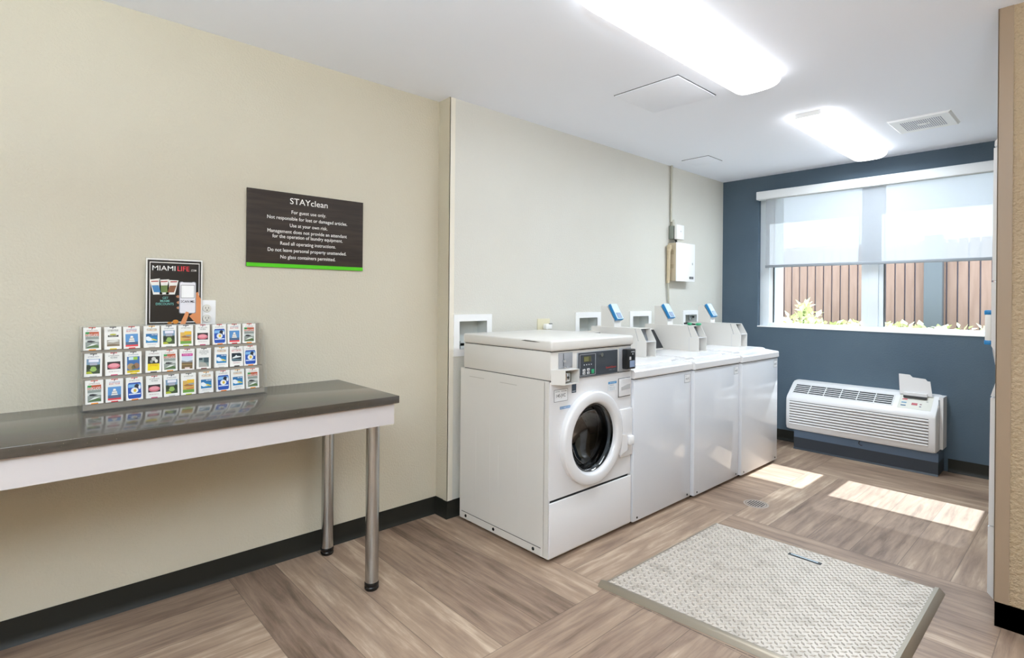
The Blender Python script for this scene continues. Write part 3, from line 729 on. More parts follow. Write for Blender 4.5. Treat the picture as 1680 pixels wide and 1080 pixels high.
for x in (-2.36, -2.24, -2.17, -2.02): c.rbox(x, x + .004, FYA - .0005, FYA + .001, .09, .50 if x in (-2.17,) else .62, M_ENAMEL2, .001)
for a, b, z in ((-2.42, -2.29, .835), (-2.16, -2.03, .832)): c.box(a, b, FYA - .0006, FYA, z, z + .0025, mat('faint_crease', '#b3aea6', .5))
cab = c.build('cabinet', t)
for x in (-2.44, -2.20, -1.90):
    c = MB(); c.lathe([(1e-4, -.003), (.007, -.003), (.009, 0)], 'y', (x, FYA - .003, .044), M_DARKST, 12); c.build('screw', cab)
c = MB(); c.rbox(XB + .02, FX, FYA + .004, FYB - .002, .880, 1.020, M_ENAMEL2, .006); c.box(XB + .03, FX - .004, FYA + .006, FYB - .004, .874, .882, M_SEAM); c.build('control_housing', t)
c = MB(); c.rbox(XB + .022, FX + .012, FYA - .002, FYB + .004, 1.0225, 1.075, M_ENAMEL2, .010, 3); c.box(XB + .03, FX, FYA + .008, FYB - .006, 1.018, 1.024, M_SEAM)
c.prism([(-2.00, 1.0655), (-1.97, 1.069), (-1.90, 1.067), (-1.86, 1.0645), (-1.90, 1.0625), (-1.96, 1.0635)], 'y', FYA - .0026, FYA - .0016, mat('chipped_paint', '#3a352c', .8))
c.build('top_panel', t)
c = MB()
N = 64; ro = .205
ring = [(FX, DC[1] + ro * math.cos(6.28318 * k / N), DC[2] + ro * math.sin(6.28318 * k / N)) for k in range(N)]
y0, y1, z0, z1 = FYA + .001, FYB - .001, .302, .874
outer = []
for k in range(N):
    a = 6.28318 * k / N; dy, dz = math.cos(a), math.sin(a)
    s = min(((y1 - DC[1]) / dy if dy > 1e-6 else (y0 - DC[1]) / dy if dy < -1e-6 else 9), ((z1 - DC[2]) / dz if dz > 1e-6 else (z0 - DC[2]) / dz if dz < -1e-6 else 9))
    outer.append((FX, DC[1] + dy * s, DC[2] + dz * s))
c.add(ring + outer, [(k, (k + 1) % N, N + (k + 1) % N, N + k) for k in range(N)], M_ENAMEL)
for yc, zc in ((y0, z0), (y0, z1), (y1, z0), (y1, z1)):        # close the four corners
    a = math.atan2(zc - DC[2], yc - DC[1]) % 6.28318; k = int(a / 6.28318 * N)
    c.add([outer[k], outer[(k + 1) % N], (FX, yc, zc)], [(0, 1, 2)], M_ENAMEL)
c.box(FX - .030, FX - .0002, y0, y0 + .004, z0, z1, M_ENAMEL); c.box(FX - .030, FX - .0002, y1 - .004, y1, z0, z1, M_ENAMEL)
c.box(FX - .030, FX - .0002, y0, y1, z0, z0 + .004, M_ENAMEL); c.box(FX - .030, FX - .0002, y0, y1, z1 - .004, z1, M_ENAMEL)
c.build('front_panel', t)
c = MB(); c.box(FX - .03, FX - .012, FYA + .004, FYB - .004, .285, .304, M_SEAM); c.rbox(FX - .003, FX + .006, FYA + .0006, FYB - .0006, .026, .292, M_ENAMEL, .004, 3)
c.rbox(FX - .03, FX + .001, FYA + .002, FYB - .002, .020, .050, M_ENAMEL2, .004); lp = c.build('lower_panel', t)
for y in (FYA + .04, FYB - .04): c = MB(); c.cyl('x', (FX + .001, y, .037), .006, .002, M_DARKST, 10); c.build('screw', lp)
c = MB()                                                        # tub and drum behind the door
c.lathe([(.206, -.002), (.206, -.06), (.188, -.07), (.186, -.09), (.20, -.11), (.235, -.13), (.24, -.45), (.10, -.47), (1e-4, -.47)], 'x', DC, mat('dark_drum', '#45474a', 0.28, metal=0.85), 48)
for k in range(3):
    a = k * 2.094 + .4
    c.prism([(DC[1] + math.cos(a - .12) * .238, DC[2] + math.sin(a - .12) * .238), (DC[1] + math.cos(a) * .185, DC[2] + math.sin(a) * .185), (DC[1] + math.cos(a + .12) * .238, DC[2] + math.sin(a + .12) * .238)], 'x', FX - .44, FX - .15, M_DARKST)
c.build('drum', t)
door = MB()
door.lathe([(.2395, .001), (.2395, .025), (.2345, .032), (.228, .0345), (.192, .037), (.185, .034), (.177, .022), (.174, .008), (.172, -.02), (.20, -.02), (.205, .001)], 'x', DC, M_ENAMEL, 72, closed=True)
door = door.build('door', t)
g = MB(); g.lathe([(.172, .012), (.168, .016), (.158, .004), (.150, -.045), (.12, -.075), (.06, -.088), (1e-4, -.09)], 'x', DC, M_DOORGL, 56)
g.lathe([(.1735, .004), (.1735, .013), (.166, .014), (.163, .006)], 'x', DC, M_DARKST, 56)
g = g.build('glass', door); g['label'] = 'dark glass porthole'
c = MB(); c.rbox(FX - .001, FX + .014, 2.462, FYB - .002, .408, .672, M_ENAMEL, .006); c.prism([(2.44, .43), (2.50, .45), (2.50, .53), (2.455, .54)], 'x', FX + .012, FX + .03, M_ENAMEL); c.build('hinge', door)['label'] = 'white hinge plate'
c = MB(); c.rbox(FX + .010, FX + .032, 2.520, 2.565, .47, .52, M_BRIGHT, .008); c.build('door_handle', door)
c = MB(); c.rbox(FX - .001, FX + .006, 2.103, 2.437, .877, 1.006, M_GREYP, .001); c.box(FX + .0055, FX + .007, 2.107, 2.433, .880, 1.003, M_PANEL)
Lc = ink('#c9cdd2'); Xp = FX + .0075
for a, b, d, e in ((2.118, 2.244, .993, .9945), (2.118, 2.244, .886, .8875), (2.118, 2.1195, .886, .9945), (2.2425, 2.244, .886, .9945)): c.box(Xp - .0008, Xp, a, b, d, e, Lc)
c.text('Speed Queen', (Xp, 2.375, .909), (0, 1, 0), (0, 0, 1), M_RED, width=.088, height=.0095); c.text('COMMERCIAL LAUNDRY', (Xp, 2.385, .897), (0, 1, 0), (0, 0, 1), ink('#8d9298'), width=.06, height=.004)
panel = c.build('control_panel', t); panel['label'] = 'charcoal control panel with red lettering'
c = MB(); c.box(Xp - .001, Xp + .001, 2.148, 2.205, .955, .984, M_LCD); c.box(Xp + .001, Xp + .0014, 2.150, 2.186, .958, .981, mat('display_window', '#77764f', .2)); c.build('display', panel)
for y, z, mm, n in ((2.150, .913, M_BTN, 'button'), (2.184, .915, M_BTN, 'button'), (2.150, .898, M_BTN, 'button'), (2.184, .898, M_BTN, 'button'), (2.220, .903, M_GREEN, 'start_button')):
    c = MB(); w = .010 if n == 'button' else .011
    c.rbox(Xp - .001, Xp + .0025, y - w, y + w, z - (.0065 if n == 'button' else .011), z + (.0065 if n == 'button' else .011), mm, .002)
    if n == 'button': c.box(Xp + .002, Xp + .003, y - .003, y + .003, z - .002, z + .002, M_SEAM)
    c.build(n, panel)
for k in range(4): c = MB(); c.box(Xp - .0005, Xp + .0006, 2.150 + k * .019, 2.155 + k * .019, .938, .943, Lc); c.build('indicator', panel)
c = MB(); c.cyl('x', (Xp, 2.292, .985), .011, .006, M_CHROME, 20); c.build('key_lock', panel)
c = MB(); c.rbox(FX - .001, FX + .004, 1.966, 2.066, .936, 1.012, M_GREYP, .001); c.box(FX + .0038, FX + .0045, 1.996, 2.0, .945, 1.008, M_SEAM)
c.cyl('x', (FX + .004, 1.997, .972), .008, .010, M_CHROME, 14); c.rbox(FX + .004, FX + .012, 1.995, 2.015, .938, .943, M_CHROME, .001); c.build('coin_slot', t)
c = MB(); cx = FX + .055
c.box(FX, cx, 1.955, 1.958, .862, .934, M_ENAMEL2); c.box(FX, cx, 2.056, 2.059, .862, .934, M_ENAMEL2); c.box(FX, cx, 1.955, 2.059, .931, .934, M_ENAMEL2); c.box(FX, cx, 1.955, 2.059, .862, .865, M_ENAMEL2)
c.prism([(FX, 1.915), (cx, 1.955), (FX, 1.957)], 'z', .862, .934, M_ENAMEL2)
cb = c.build('coin_box', t)
c = MB(); c.box(FX, FX + .004, 1.958, 2.056, .865, .931, mat('coin_box_back', '#7d7a72', .5)); c.rbox(FX + .004, FX + .030, 1.985, 2.022, .872, .915, M_CHROME, .006); c.cyl('x', (FX + .03, 2.004, .893), .006, .003, M_SEAM, 12); c.build('coin_lock', cb)
c = MB(); c.rbox(FX - .001, FX + .004, 2.452, 2.562, .879, 1.008, M_GREYP, .001); c.build('reader_plate', t)
c = MB(); c.rbox(FX + .004, FX + .040, 2.478, 2.556, .893, 1.003, M_BLACK, .005)
c.box(FX + .0398, FX + .041, 2.497, 2.512, .945, .962, M_BTN); c.box(FX + .0398, FX + .041, 2.500, 2.545, .904, .940, M_SCREEN); c.cyl('x', (FX + .04, 2.527, .976), .004, .001, M_BTN, 10); c.box(FX + .0398, FX + .0405, 2.512, 2.545, .986, .990, M_BTN)
c.build('card_reader', t)['label'] = 'black card reader'
c = MB(); c.box(FX - .0005, FX + .001, 2.450, 2.560, .738, .842, M_SEAM); c.rbox(FX, FX + .008, 2.453, 2.560, .742, .840, M_ENAMEL, .008, 3); dr = c.build('dispenser_drawer', t)
c = MB(); c.prism([(2.468, .776), (2.55, .780), (2.55, .806), (2.52, .805), (2.468, .793)], 'x', FX + .0078, FX + .009, mat('finger_recess', '#b4b4b4', .5)); c.build('drawer_pull', dr)
def sticker(y0, y1, z0, z1, lines, edge=None, band=None, field='#eef0f2'):
    s = MB(); x = FX + .0004
    s.box(FX - .0002, x, y0, y1, z0, z1, ink(edge or field)); e = .002 if edge else 0
    s.box(x, x + .0001, y0 + e, y1 - e, z0 + e, z1 - e, ink(field))
    if band: s.box(x + .0001, x + .0002, y0, y1, z1 - (z1 - z0) * band[1], z1, ink(band[0]))
    for tx, cy, cz, w, h, col in lines: s.text(tx, (x + .0002, y0 + (y1 - y0) * cy, z0 + (z1 - z0) * cz), (0, 1, 0), (0, 0, 1), ink(col), width=(y1 - y0) * w, height=h)
    return s.build('sticker', t)
sticker(1.937, 2.036, .774, .834, [('145-JVC', .5, .36, .66, .016, '#3a3a3e'), ('MACHINE', .25, .80, .3, .005, '#55555a'), ('SERVICE NUMBER', .72, .80, .42, .004, '#55555a')], '#4a4c50')
sticker(2.066, 2.100, .806, .850, [('ENERGY', .5, .12, .8, .005, '#dfe6ec')], None, ('#3c4c5c', .62), '#33404c')
sticker(1.980, 2.056, .735, .748, [('RECOMMENDED', .5, .3, .9, .005, '#e6eef6')], None, None, '#6b96c0')
sticker(2.362, 2.435, .783, .832, [('IMPORTANT', .5, .82, .7, .005, '#e6eef6'), ('WARNING', .4, .55, .5, .005, '#8a8f98'), ('READ LABEL', .5, .3, .7, .004, '#9aa0a8'), ('BEFORE USE', .5, .1, .6, .004, '#9aa0a8')], None, ('#3f8fc4', .25), '#e0e4e8')
for x in (-2.44, -1.86):
    for y in (FYA + .05, FYB - .05):
        c = MB(); c.cyl('z', (x, y, 0), .022, .024, M_RUBBER, 16); c.build('foot', t)

# ------------------------------------------------------------------ top-loading washers (local coordinates: front at x=0, near side at y=0)
TW, TD = .628, .69
def top_loader():
    t = thing('top_load_washer', (0, 0, 0), 'x', 'washing machine', 'washing machines', local=True)
    c = MB(); c.rbox(-TD, 0, 0, TW, .02, .824, M_FRONT, .006); c.box(-TD + .02, -.004, .004, TW - .004, .818, .83, M_SEAM); cab = c.build('cabinet', t)
    c = MB(); c.prism([(-TD, .829), (.004, .829), (.008, .835), (.007, .868), (0, .876), (-.03, .879), (-.16, .893), (-.46, .897), (-TD, .897)], 'y', -.002, TW + .002, M_ENAMEL); c.build('top_panel', t)
    c = MB(); c.prism([(-.455, .897), (-.085, .886), (-.083, .894), (-.10, .900), (-.455, .9045)], 'y', .045, TW - .045, M_ENAMEL); c.prism([(-.085, .887), (-.070, .884), (-.070, .889), (-.085, .894)], 'y', .12, TW - .12, M_BRIGHT); c.build('lid', t)
    c = MB(); c.prism([(-TD, .897), (-.497, .897), (-.497, .905), (-.585, 1.045), (-.60, 1.052), (-TD, 1.052)], 'y', .005, TW - .005, M_ENAMEL2); con = c.build('console', t)
    a, b = (-.4985, .909), (-.583, 1.043); nx, nz = .0017, .0011
    c = MB(); c.add([(a[0] + nx, .02, a[1] + nz), (a[0] + nx, TW - .02, a[1] + nz), (b[0] + nx, TW - .02, b[1] + nz), (b[0] + nx, .02, b[1] + nz), (a[0] - .002, .02, a[1]), (a[0] - .002, TW - .02, a[1]), (b[0] - .002, TW - .02, b[1]), (b[0] - .002, .02, b[1])],
                    [(0, 1, 2, 3), (4, 5, 1, 0), (7, 3, 2, 6), (4, 0, 3, 7), (5, 6, 2, 1)], M_SLATE); c.build('control_panel', con)['label'] = 'black slanted control panel'
    # coin meter case: folded sheet shell, sides run forward of the recessed face
    y0, y1 = .432, .545; fx, tp = -.208, 1.086
    side = [(-.66, .899), (fx, .899), (fx, 1.003), (fx - .046, tp), (-.66, tp)]
    c = MB()
    c.prism(side, 'y', y0, y0 + .003, M_ENAMEL2); c.prism(side, 'y', y1 - .003, y1, M_ENAMEL2)
    c.box(-.66, fx - .046, y0, y1, tp - .003, tp, M_ENAMEL2); c.box(-.66, -.657, y0, y1, .899, tp, M_ENAMEL2)
    c.box(fx - .075, fx, y0, y1, 1.000, 1.003, M_ENAMEL); c.box(-.66, fx, y0, y1, .899, .902, M_ENAMEL2)
    c.box(fx - .078, fx - .075, y0, y1, .902, 1.000, mat('meter_back_plate', '#c9ccd0', .4))
    c.prism([(fx - .062, 1.003), (fx - .058, 1.003), (fx - .085, tp - .003), (fx - .089, tp - .003)], 'y', y0, y1, mat('coin_face_plate', '#8d9298', .35, metal=.5))
    case = c.build('meter_case', t)
    c = MB(); c.cyl('x', (fx - .075, (y0 + y1) / 2 - .02, .945), .016, .03, M_CHROME, 16); c.cyl('x', (fx - .045, (y0 + y1) / 2 - .02, .945), .005, .004, M_SEAM, 10); c.build('coin_lock', case)
    # card reader pedestal
    yc = (y0 + y1) / 2 - .004; p0, p1 = yc - .038, yc + .038
    c = MB(); c.prism([(-.585, tp), (-.472, tp), (-.476, tp + .048), (-.535, tp + .143), (-.585, tp + .143)], 'y', p0, p1, M_ENAMEL2); c.build('pedestal', t)
    A, B = Vector((-.463, 0, tp + .046)), Vector((-.524, 0, tp + .149)); d = (B - A).normalized(); n = Vector((-d.z, 0, d.x)) * -1
    def slab(u0, u1, v0, v1, w0, w1, mm, mb):
        vs = [A + d * u + n * w + Vector((0, v, 0)) for u in (u0, u1) for v in (v0, v1) for w in (w0, w1)]
        mb.add([tuple(q) for q in vs], [(0, 1, 3, 2), (4, 6, 7, 5), (0, 4, 5, 1), (2, 3, 7, 6), (0, 2, 6, 4), (1, 5, 7, 3)], mm)
    L = (B - A).length
    c = MB(); slab(0, L, p0 + .002, p1 - .002, -.004, .016, M_BLUEP, c); slab(.003, L - .002, p0 + .005, p1 - .005, .016, .0195, M_LBLUE, c); cr = c.build('card_reader', t); cr['label'] = 'blue card reader'
    c = MB(); slab(.008, .048, p0 + .014, p1 - .014, .0195, .0205, M_SEAM, c); slab(.010, .046, p0 + .016, p1 - .016, .0205, .021, M_SCREEN, c); c.build('screen', cr)
    c = MB(); c.box(0, .0006, .545, .612, .752, .805, ink('#6a6c70')); c.box(.0006, .0008, .547, .610, .754, .803, ink('#eef0f2'))
    c.text('150-JVC', (.0009, .5785, .771), (0, 1, 0), (0, 0, 1), ink('#3a3a3e'), width=.044, height=.012); c.text('MACHINE', (.0009, .563, .793), (0, 1, 0), (0, 0, 1), ink('#55555a'), width=.022, height=.004)
    c.build('sticker', t)
    for y in (.04, TW - .04): c = MB(); c.cyl('x', (-.0005, y, .04), .006, .002, M_DARKST, 10); c.build('screw', cab)
    for x in (-TD + .06, -.06):
        for y in (.05, TW - .05):
            c = MB(); c.cyl('z', (x, y, 0), .022, .022, M_RUBBER, 14); c.build('foot', t)
    return t
w1 = top_loader(); w1['label'] = 'white top-loading washer beside the front-loading washer'
w1.location = (-1.787, 2.580, 0)
TL = [w1.location]
copy_tree(w1, (-1.767, 3.214, 0), 'middle white top-loading washer of the three, with green plugs on its coin box')
copy_tree(w1, (-1.750, 3.848, 0), 'white top-loading washer at the far end, beside the blue wall')

t = thing('tool_cord', (-2.09, 3.73, 1.086), 'short black cord with green grips lying on the middle coin box', 'cord')
cz = 1.086
c = MB(); c.tube([(-2.13, 3.712, cz + .012), (-2.10, 3.715, cz + .016), (-2.075, 3.718, cz + .010), (-2.05, 3.722, cz + .008)], .006, M_BLACK, 8); c.tube([(-2.05, 3.722, cz + .008), (-2.02, 3.725, cz + .012), (-2.005, 3.73, cz + .012)], .005, M_BLACK, 8); c.build('cable', t)
for p in ((-2.088, 3.722), (-2.022, 3.725)):
    c = MB(); c.lathe([(1e-4, 0), (.016, .002), (.022, .010), (.018, .018), (1e-4, .021)], 'z', (p[0], p[1], cz), M_GREEN, 16); c.build('grip', t)['label'] = 'green plastic grip'

# ------------------------------------------------------------------ recessed supply boxes
def supply_box(y0, y1, label, valve):
    t = thing('supply_box', (X2, (y0 + y1) / 2, BZ0), label, 'wall box', 'recessed supply boxes')
    c = MB(); x1 = X2 + .008
    for a, b, d, e in ((y0, y1, BZ1 - BF, BZ1), (y0, y1, BZ0, BZ0 + BF), (y0, y0 + BF, BZ0 + BF, BZ1 - BF), (y1 - BF, y1, BZ0 + BF, BZ1 - BF)): c.box(X2, x1, a, b, d, e, M_BRIGHT)
    c.build('frame', t)
    c = MB(); a, b, d, e = y0 + BF, y1 - BF, BZ0 + BF, BZ1 - BF; xb = X2 - .085
    c.quad((xb, a, d), (xb, b, d), (xb, b, e), (xb, a, e), M_RECESS)
    c.quad((xb, a, d), (X2 + .004, a, d), (X2 + .004, a, e), (xb, a, e), M_RECESS); c.quad((xb, b, d), (X2 + .004, b, d), (X2 + .004, b, e), (xb, b, e), M_RECESS)
    c.quad((xb, a, d), (X2 + .004, a, d), (X2 + .004, b, d), (xb, b, d), M_RECESS); c.quad((xb, a, e), (X2 + .004, a, e), (X2 + .004, b, e), (xb, b, e), M_RECESS)
    c.build('recess', t)
    if valve:
        c = MB(); yv = y0 + BF + .028 if valve < 0 else y1 - BF - .05
        zv = d if valve < 0 else e - .05
        c.cyl('z', (X2 - .035, yv, zv), .011, .045, M_STEEL, 14); c.cyl('x', (X2 - .035, yv, zv + .028), .009, .035, M_STEEL, 12); c.rbox(X2 - .004, X2 + .004, yv - .014, yv + .014, zv + .020, zv + .036, M_DARKST, .003); c.build('valve', t)
supply_box(*BOXES[0], 'recessed white supply box with a valve, at the corner left of the front-loading washer', -1)
supply_box(*BOXES[1], 'recessed white supply box behind the first top-loading washer', 0)
supply_box(*BOXES[2], 'recessed white supply box behind the middle top-loading washer', 0)
supply_box(*BOXES[3], 'recessed white supply box behind the far-end top-loading washer', 1)

t = thing('wall_outlet', (X2, 2.66, 1.06), 'almond outlet with white plug just above the front-loading washer', 'outlet', 'wall outlets')
c = MB(); c.rbox(X2, X2 + .006, 2.592, 2.712, 1.02, 1.140, M_ALMOND, .003); c.build('cover_plate', t)
c = MB(); c.rbox(X2 + .006, X2 + .040, 2.642, 2.70, 1.070, 1.105, M_BRIGHT, .006); c.tube([(X2 + .03, 2.66, 1.075), (X2 + .034, 2.67, 1.03), (X2 + .03, 2.68, .93)], .005, M_BRIGHT, 8); c.box(X2 + .03, X2 + .041, 2.675, 2.70, 1.104, 1.108, M_SEAM); c.build('plug', t)

# ------------------------------------------------------------------ electrical box, switch and conduits
t = thing('electrical_box', (X2, 4.35, 1.436), 'white-fronted beige electrical box on the wall above the washers', 'electrical box')
c = MB(); c.rbox(X2, X2 + .080, 4.195, 4.498, 1.438, 1.764, M_BEIGEP, .002)
c.box(X2 + .02, X2 + .06, 4.1942, 4.195, 1.665, 1.70, mat('knockout_stamp', '#b0a288', .5)); c.box(X2 + .02, X2 + .06, 4.1942, 4.195, 1.545, 1.58, mat('knockout_stamp', '#b0a288', .5)); c.build('body', t)
c = MB(); c.rbox(X2 + .080, X2 + .088, 4.192, 4.502, 1.434, 1.768, M_BRIGHT, .002); c.box(X2 + .088, X2 + .090, 4.455, 4.459, 1.582, 1.602, M_SEAM); c.build('door', t)['label'] = 'white hinged door'
c = MB(); c.box(X2 + .088, X2 + .0888, 4.405, 4.475, 1.458, 1.478, M_SEAM); c.text('INTERMATIC', (X2 + .0888, 4.442, 1.464), (0, 1, 0), (0, 0, 1), ink('#c8c8cc'), width=.054, height=.008); c.build('nameplate', t)
t = thing('junction_box', (X2, 4.26, 1.79), 'small grey junction box with white cover standing off, above the electrical box', 'junction box')
c = MB(); c.rbox(X2, X2 + .050, 4.205, 4.315, 1.800, 1.915, M_JBOX, .003); c.box(X2 + .05, X2 + .058, 4.21, 4.31, 1.803, 1.912, M_SEAM); c.build('body', t)
c = MB(); c.rbox(X2 + .058, X2 + .086, 4.200, 4.320, 1.795, 1.922, M_BRIGHT, .006); c.cyl('x', (X2 + .086, 4.26, 1.865), .006, .002, M_BTN, 12); c.build('cover', t)
c = MB(); c.tube([(X2 + .04, 4.25, 1.80), (X2 + .044, 4.255, 1.785), (X2 + .046, 4.26, 1.768)], .009, M_BLACK, 8); c.build('nipple', t)
t = thing('conduit_pipe', (X2 + .016, 4.222, 1.915), 'straight grey conduit pipe running from the ceiling to the junction box', 'pipe')
c = MB(); c.tube([(X2 + .016, 4.222, HC), (X2 + .016, 4.222, 1.95)], .0105, M_CONDUIT, 12); c.build('pipe', t)
c = MB(); c.lathe([(.011, .055), (.018, .02), (.022, 0), (1e-4, 0)], 'z', (X2 + .023, 4.24, 1.915), M_CONDUIT, 14); c.build('connector', t)
t = thing('flexible_conduit', (X2 + .03, 4.15, 1.1), 'beige flexible conduit bending down beside the electrical box', 'pipe')
pts = [(X2 + .030, 4.172, 1.735), (X2 + .030, 4.169, 1.715), (X2 + .028, 4.166, 1.67), (X2 + .024, 4.170, 1.55), (X2 + .020, 4.172, 1.42)]
c = MB(); c.tube(pts, .015, M_FLEX, 12)
for i in range(40):
    k = i / 39 * 3.999; a = int(k); f = k - a; p = Vector(pts[a]).lerp(Vector(pts[a + 1]), f); 
    if i > 4: c.lathe([(.0145, -.0015), (.0162, 0), (.0145, .0015)], 'z', tuple(p), M_FLEX, 12)
c.build('sleeve', t)
c = MB(); c.tube([(X2 + .020, 4.172, 1.43), (X2 + .018, 4.18, 1.33), (X2 + .014, 4.205, 1.18), (X2 + .014, 4.21, .95)], .009, M_CONDUIT, 10); c.build('cable', t)
c = MB(); c.rbox(X2 + .012, X2 + .05, 4.150, 4.1905, 1.708, 1.745, M_FLEX, .008); c.cyl('z', (X2 + .029, 4.167, 1.69), .019, .02, M_FLEX, 8); c.build('elbow', t)

# ------------------------------------------------------------------ wall air conditioner
AX0, AX1, AY = -1.868, -.822, 4.95
t = thing('wall_air_conditioner', (-1.345, 5.07, 0), 'white through-wall air conditioner with open control flap, under the window', 'air conditioner')
prof = [(YB, .165), (4.985, .165), (4.962, .172), (4.951, .195), (4.948, .26), (4.948, .425), (4.953, .443), (4.968, .460), (5.115, .560), (5.135, .568), (YB, .572)]
c = MB()
n = len(prof); xs = [(AX0, .018), (AX0 + .006, .006), (AX0 + .022, 0), (AX1 - .022, 0), (AX1 - .006, .006), (AX1, .018)]
vs = []
for x, ins in xs:
    for y, z in prof:
        cy, czz = YB, .37; vs.append((x, y if y == YB else y + ins * (1 if y < 5.1 else .3), z - ins * .6 if z > .3 else z + ins * .6))
c.add(vs, [(i * n + k, i * n + (k + 1) % n, (i + 1) * n + (k + 1) % n, (i + 1) * n + k) for i in range(len(xs) - 1) for k in range(n)] + [tuple(range(n)), tuple(range((len(xs) - 1) * n, len(xs) * n))], M_PTAC)
c.build('cover', t)
c = MB()
for i in range(9):
    z = .222 + i * .0225
    c.prism([(4.950, z - .0085), (4.943, z - .0065), (4.9405, z), (4.943, z + .0065), (4.950, z + .0085)], 'x', AX0 + .035, AX1 - .045, M_PTAC)
    c.box(AX0 + .035, AX1 - .045, 4.9465, 4.949, z + .0082, z + .0143, mat('intake_gap', '#6f6c68', .8))
c.build('intake_grille', t)
SA, SB = Vector((0, 4.968, .460)), Vector((0, 5.115, .560)); sd_ = (SB - SA); sn = Vector((0, -sd_.z, sd_.y)).normalized()
def sp(x, u, w): p = SA + sd_ * u + sn * w; return (x, p.y, p.z)
def sbox(mb, x0, x1, u0, u1, w0, w1, mm):
    mb.add([sp(x, u, w) for x in (x0, x1) for u in (u0, u1) for w in (w0, w1)], [(0, 1, 3, 2), (4, 6, 7, 5), (0, 4, 5, 1), (2, 3, 7, 6), (0, 2, 6, 4), (1, 5, 7, 3)], mm)
c = MB(); sbox(c, AX0 + .045, -1.105, .18, .86, -.001, .0012, M_GRILLD); op = c.build('outlet_opening', t); op['label'] = 'dark air outlet opening'
c = MB()
for i in range(6): sbox(c, AX0 + .042, -1.102, .16 + i * .128, .20 + i * .128, 0, .004, M_PTAC)
for i in range(7):
    x = AX0 + .042 + i * (-1.105 - AX0 - .042) / 6; sbox(c, x - .003, x + .003, .16, .86, 0, .0045, M_PTAC)
c.build('outlet_grille', op)
c = MB(); sbox(c, -1.068, -.862, .10, .98, -.001, .0015, M_PTACC); acp = c.build('control_panel', t)
for x, u, w, h, col in ((-1.05, .62, .032, .07, '#c25a60'), (-1.05, .42, .032, .06, '#5f8fae'), (-1.05, .24, .032, .06, '#4a6a8a'), (-.985, .34, .036, .13, '#b0555c'), (-.935, .40, .012, .05, '#8a6a70'), (-.935, .26, .012, .05, '#6a6a80'), (-.90, .6, .012, .05, '#a9a9a4')):
    c = MB(); sbox(c, x, x + w, u, u + h, .0014, .003, ink(col)); c.build('button', acp)
c = MB(); c.prism([(-1.075, .562), (-1.082, .715), (-1.012, .713), (-.995, .695), (-.915, .690), (-.902, .675), (-.885, .674), (-.870, .560)], 'y', 5.098, 5.104, M_PTAC); flap = c.build('flap', t); flap['label'] = 'open flap standing upright'
c = MB(); c.box(-1.045, -.90, 5.075, 5.1, .556, .578, M_PTAC); c.box(-1.045, -.90, 5.066, 5.078, .540, .556, M_SEAM); c.build('flap_hinge', flap)
c = MB(); c.box(AX1 - .004, AX1 + .022, 5.062, YB, .185, .568, M_PTAC); c.box(AX1 - .006, AX1 + .002, 5.058, 5.062, .19, .55, mat('grey_gap', '#8f9296', .6)); c.build('sleeve', t)
c = MB(); c.box(-1.812, -.815, 4.995, YB, .10, .166, M_SUBB); c.box(-1.812, -.815, 4.992, YB, .005, .10, M_SUBD); c.prism([(4.992, .0), (4.992, .012), (4.978, .0)], 'x', -1.812, -.815, M_SUBD); c.build('subbase', t)['label'] = 'blue-grey subbase with dark kick strip'
c = MB(); c.tube([(-1.315, 4.99, .165), (-1.322, 4.985, .140), (-1.305, 4.983, .128), (-1.295, 4.984, .132)], .003, M_BLACK, 6); c.build('cord', t)

# ------------------------------------------------------------------ stacked dryers behind the stub wall
def dryer(z0, z1, prof, label, upper):
    t = thing('tumble_dryer', (.05, 3.32, z0), label, 'dryer', 'stacked dryers')
    c = MB(); c.rbox(-.285, .41, 2.992, 3.66, z0, z1, M_ENAMEL2, .004); c.build('cabinet', t)
    for nm, pts in prof:
        c = MB(); c.prism(pts + [(-.284, pts[-1][1]), (-.284, pts[0][1])], 'y', 2.990, 3.655, M_ENAMEL); c.build(nm, t)
    c = MB(); zc = (1.20 if upper else .62); c.lathe([(.23, 0), (.23, .012), (.20, .018), (.165, .014), (.16, 0)], 'x', (-.318, 3.36, zc), M_ENAMEL, 40); c.v = [(-.318 - (x + .318), y, z) for x, y, z in c.v]; c.build('door', t)
    if upper:
        c = MB(); c.rbox(-.338, -.317, 2.992, 3.06, 1.116, 1.232, M_PLASTIC, .004); c.rbox(-.340, -.317, 2.991, 3.061, 1.226, 1.246, M_BLUEP, .004); c.rbox(-.340, -.317, 2.991, 3.061, 1.102, 1.122, M_BLUEP, .004); c.build('card_reader', t)['label'] = 'white card reader with blue ends'
    return t
dryer(1.00, 1.962, [('control_housing', [(-.292, 1.052), (-.317, 1.098), (-.318, 1.362)]), ('front_panel', [(-.316, 1.370), (-.314, 1.918)]), ('top_cap', [(-.312, 1.926), (-.311, 1.945), (-.300, 1.958)])],
      'upper white dryer of the stack, at the tan wall edge, with blue card reader', True)
dryer(.012, .996, [('base_panel', [(-.298, .048), (-.323, .075), (-.3225, .350)]), ('front_panel', [(-.321, .356), (-.318, .883)]), ('control_housing', [(-.3175, .890), (-.296, .975)])],
      'lower white dryer of the stack, standing on the floor at the tan wall edge', False)

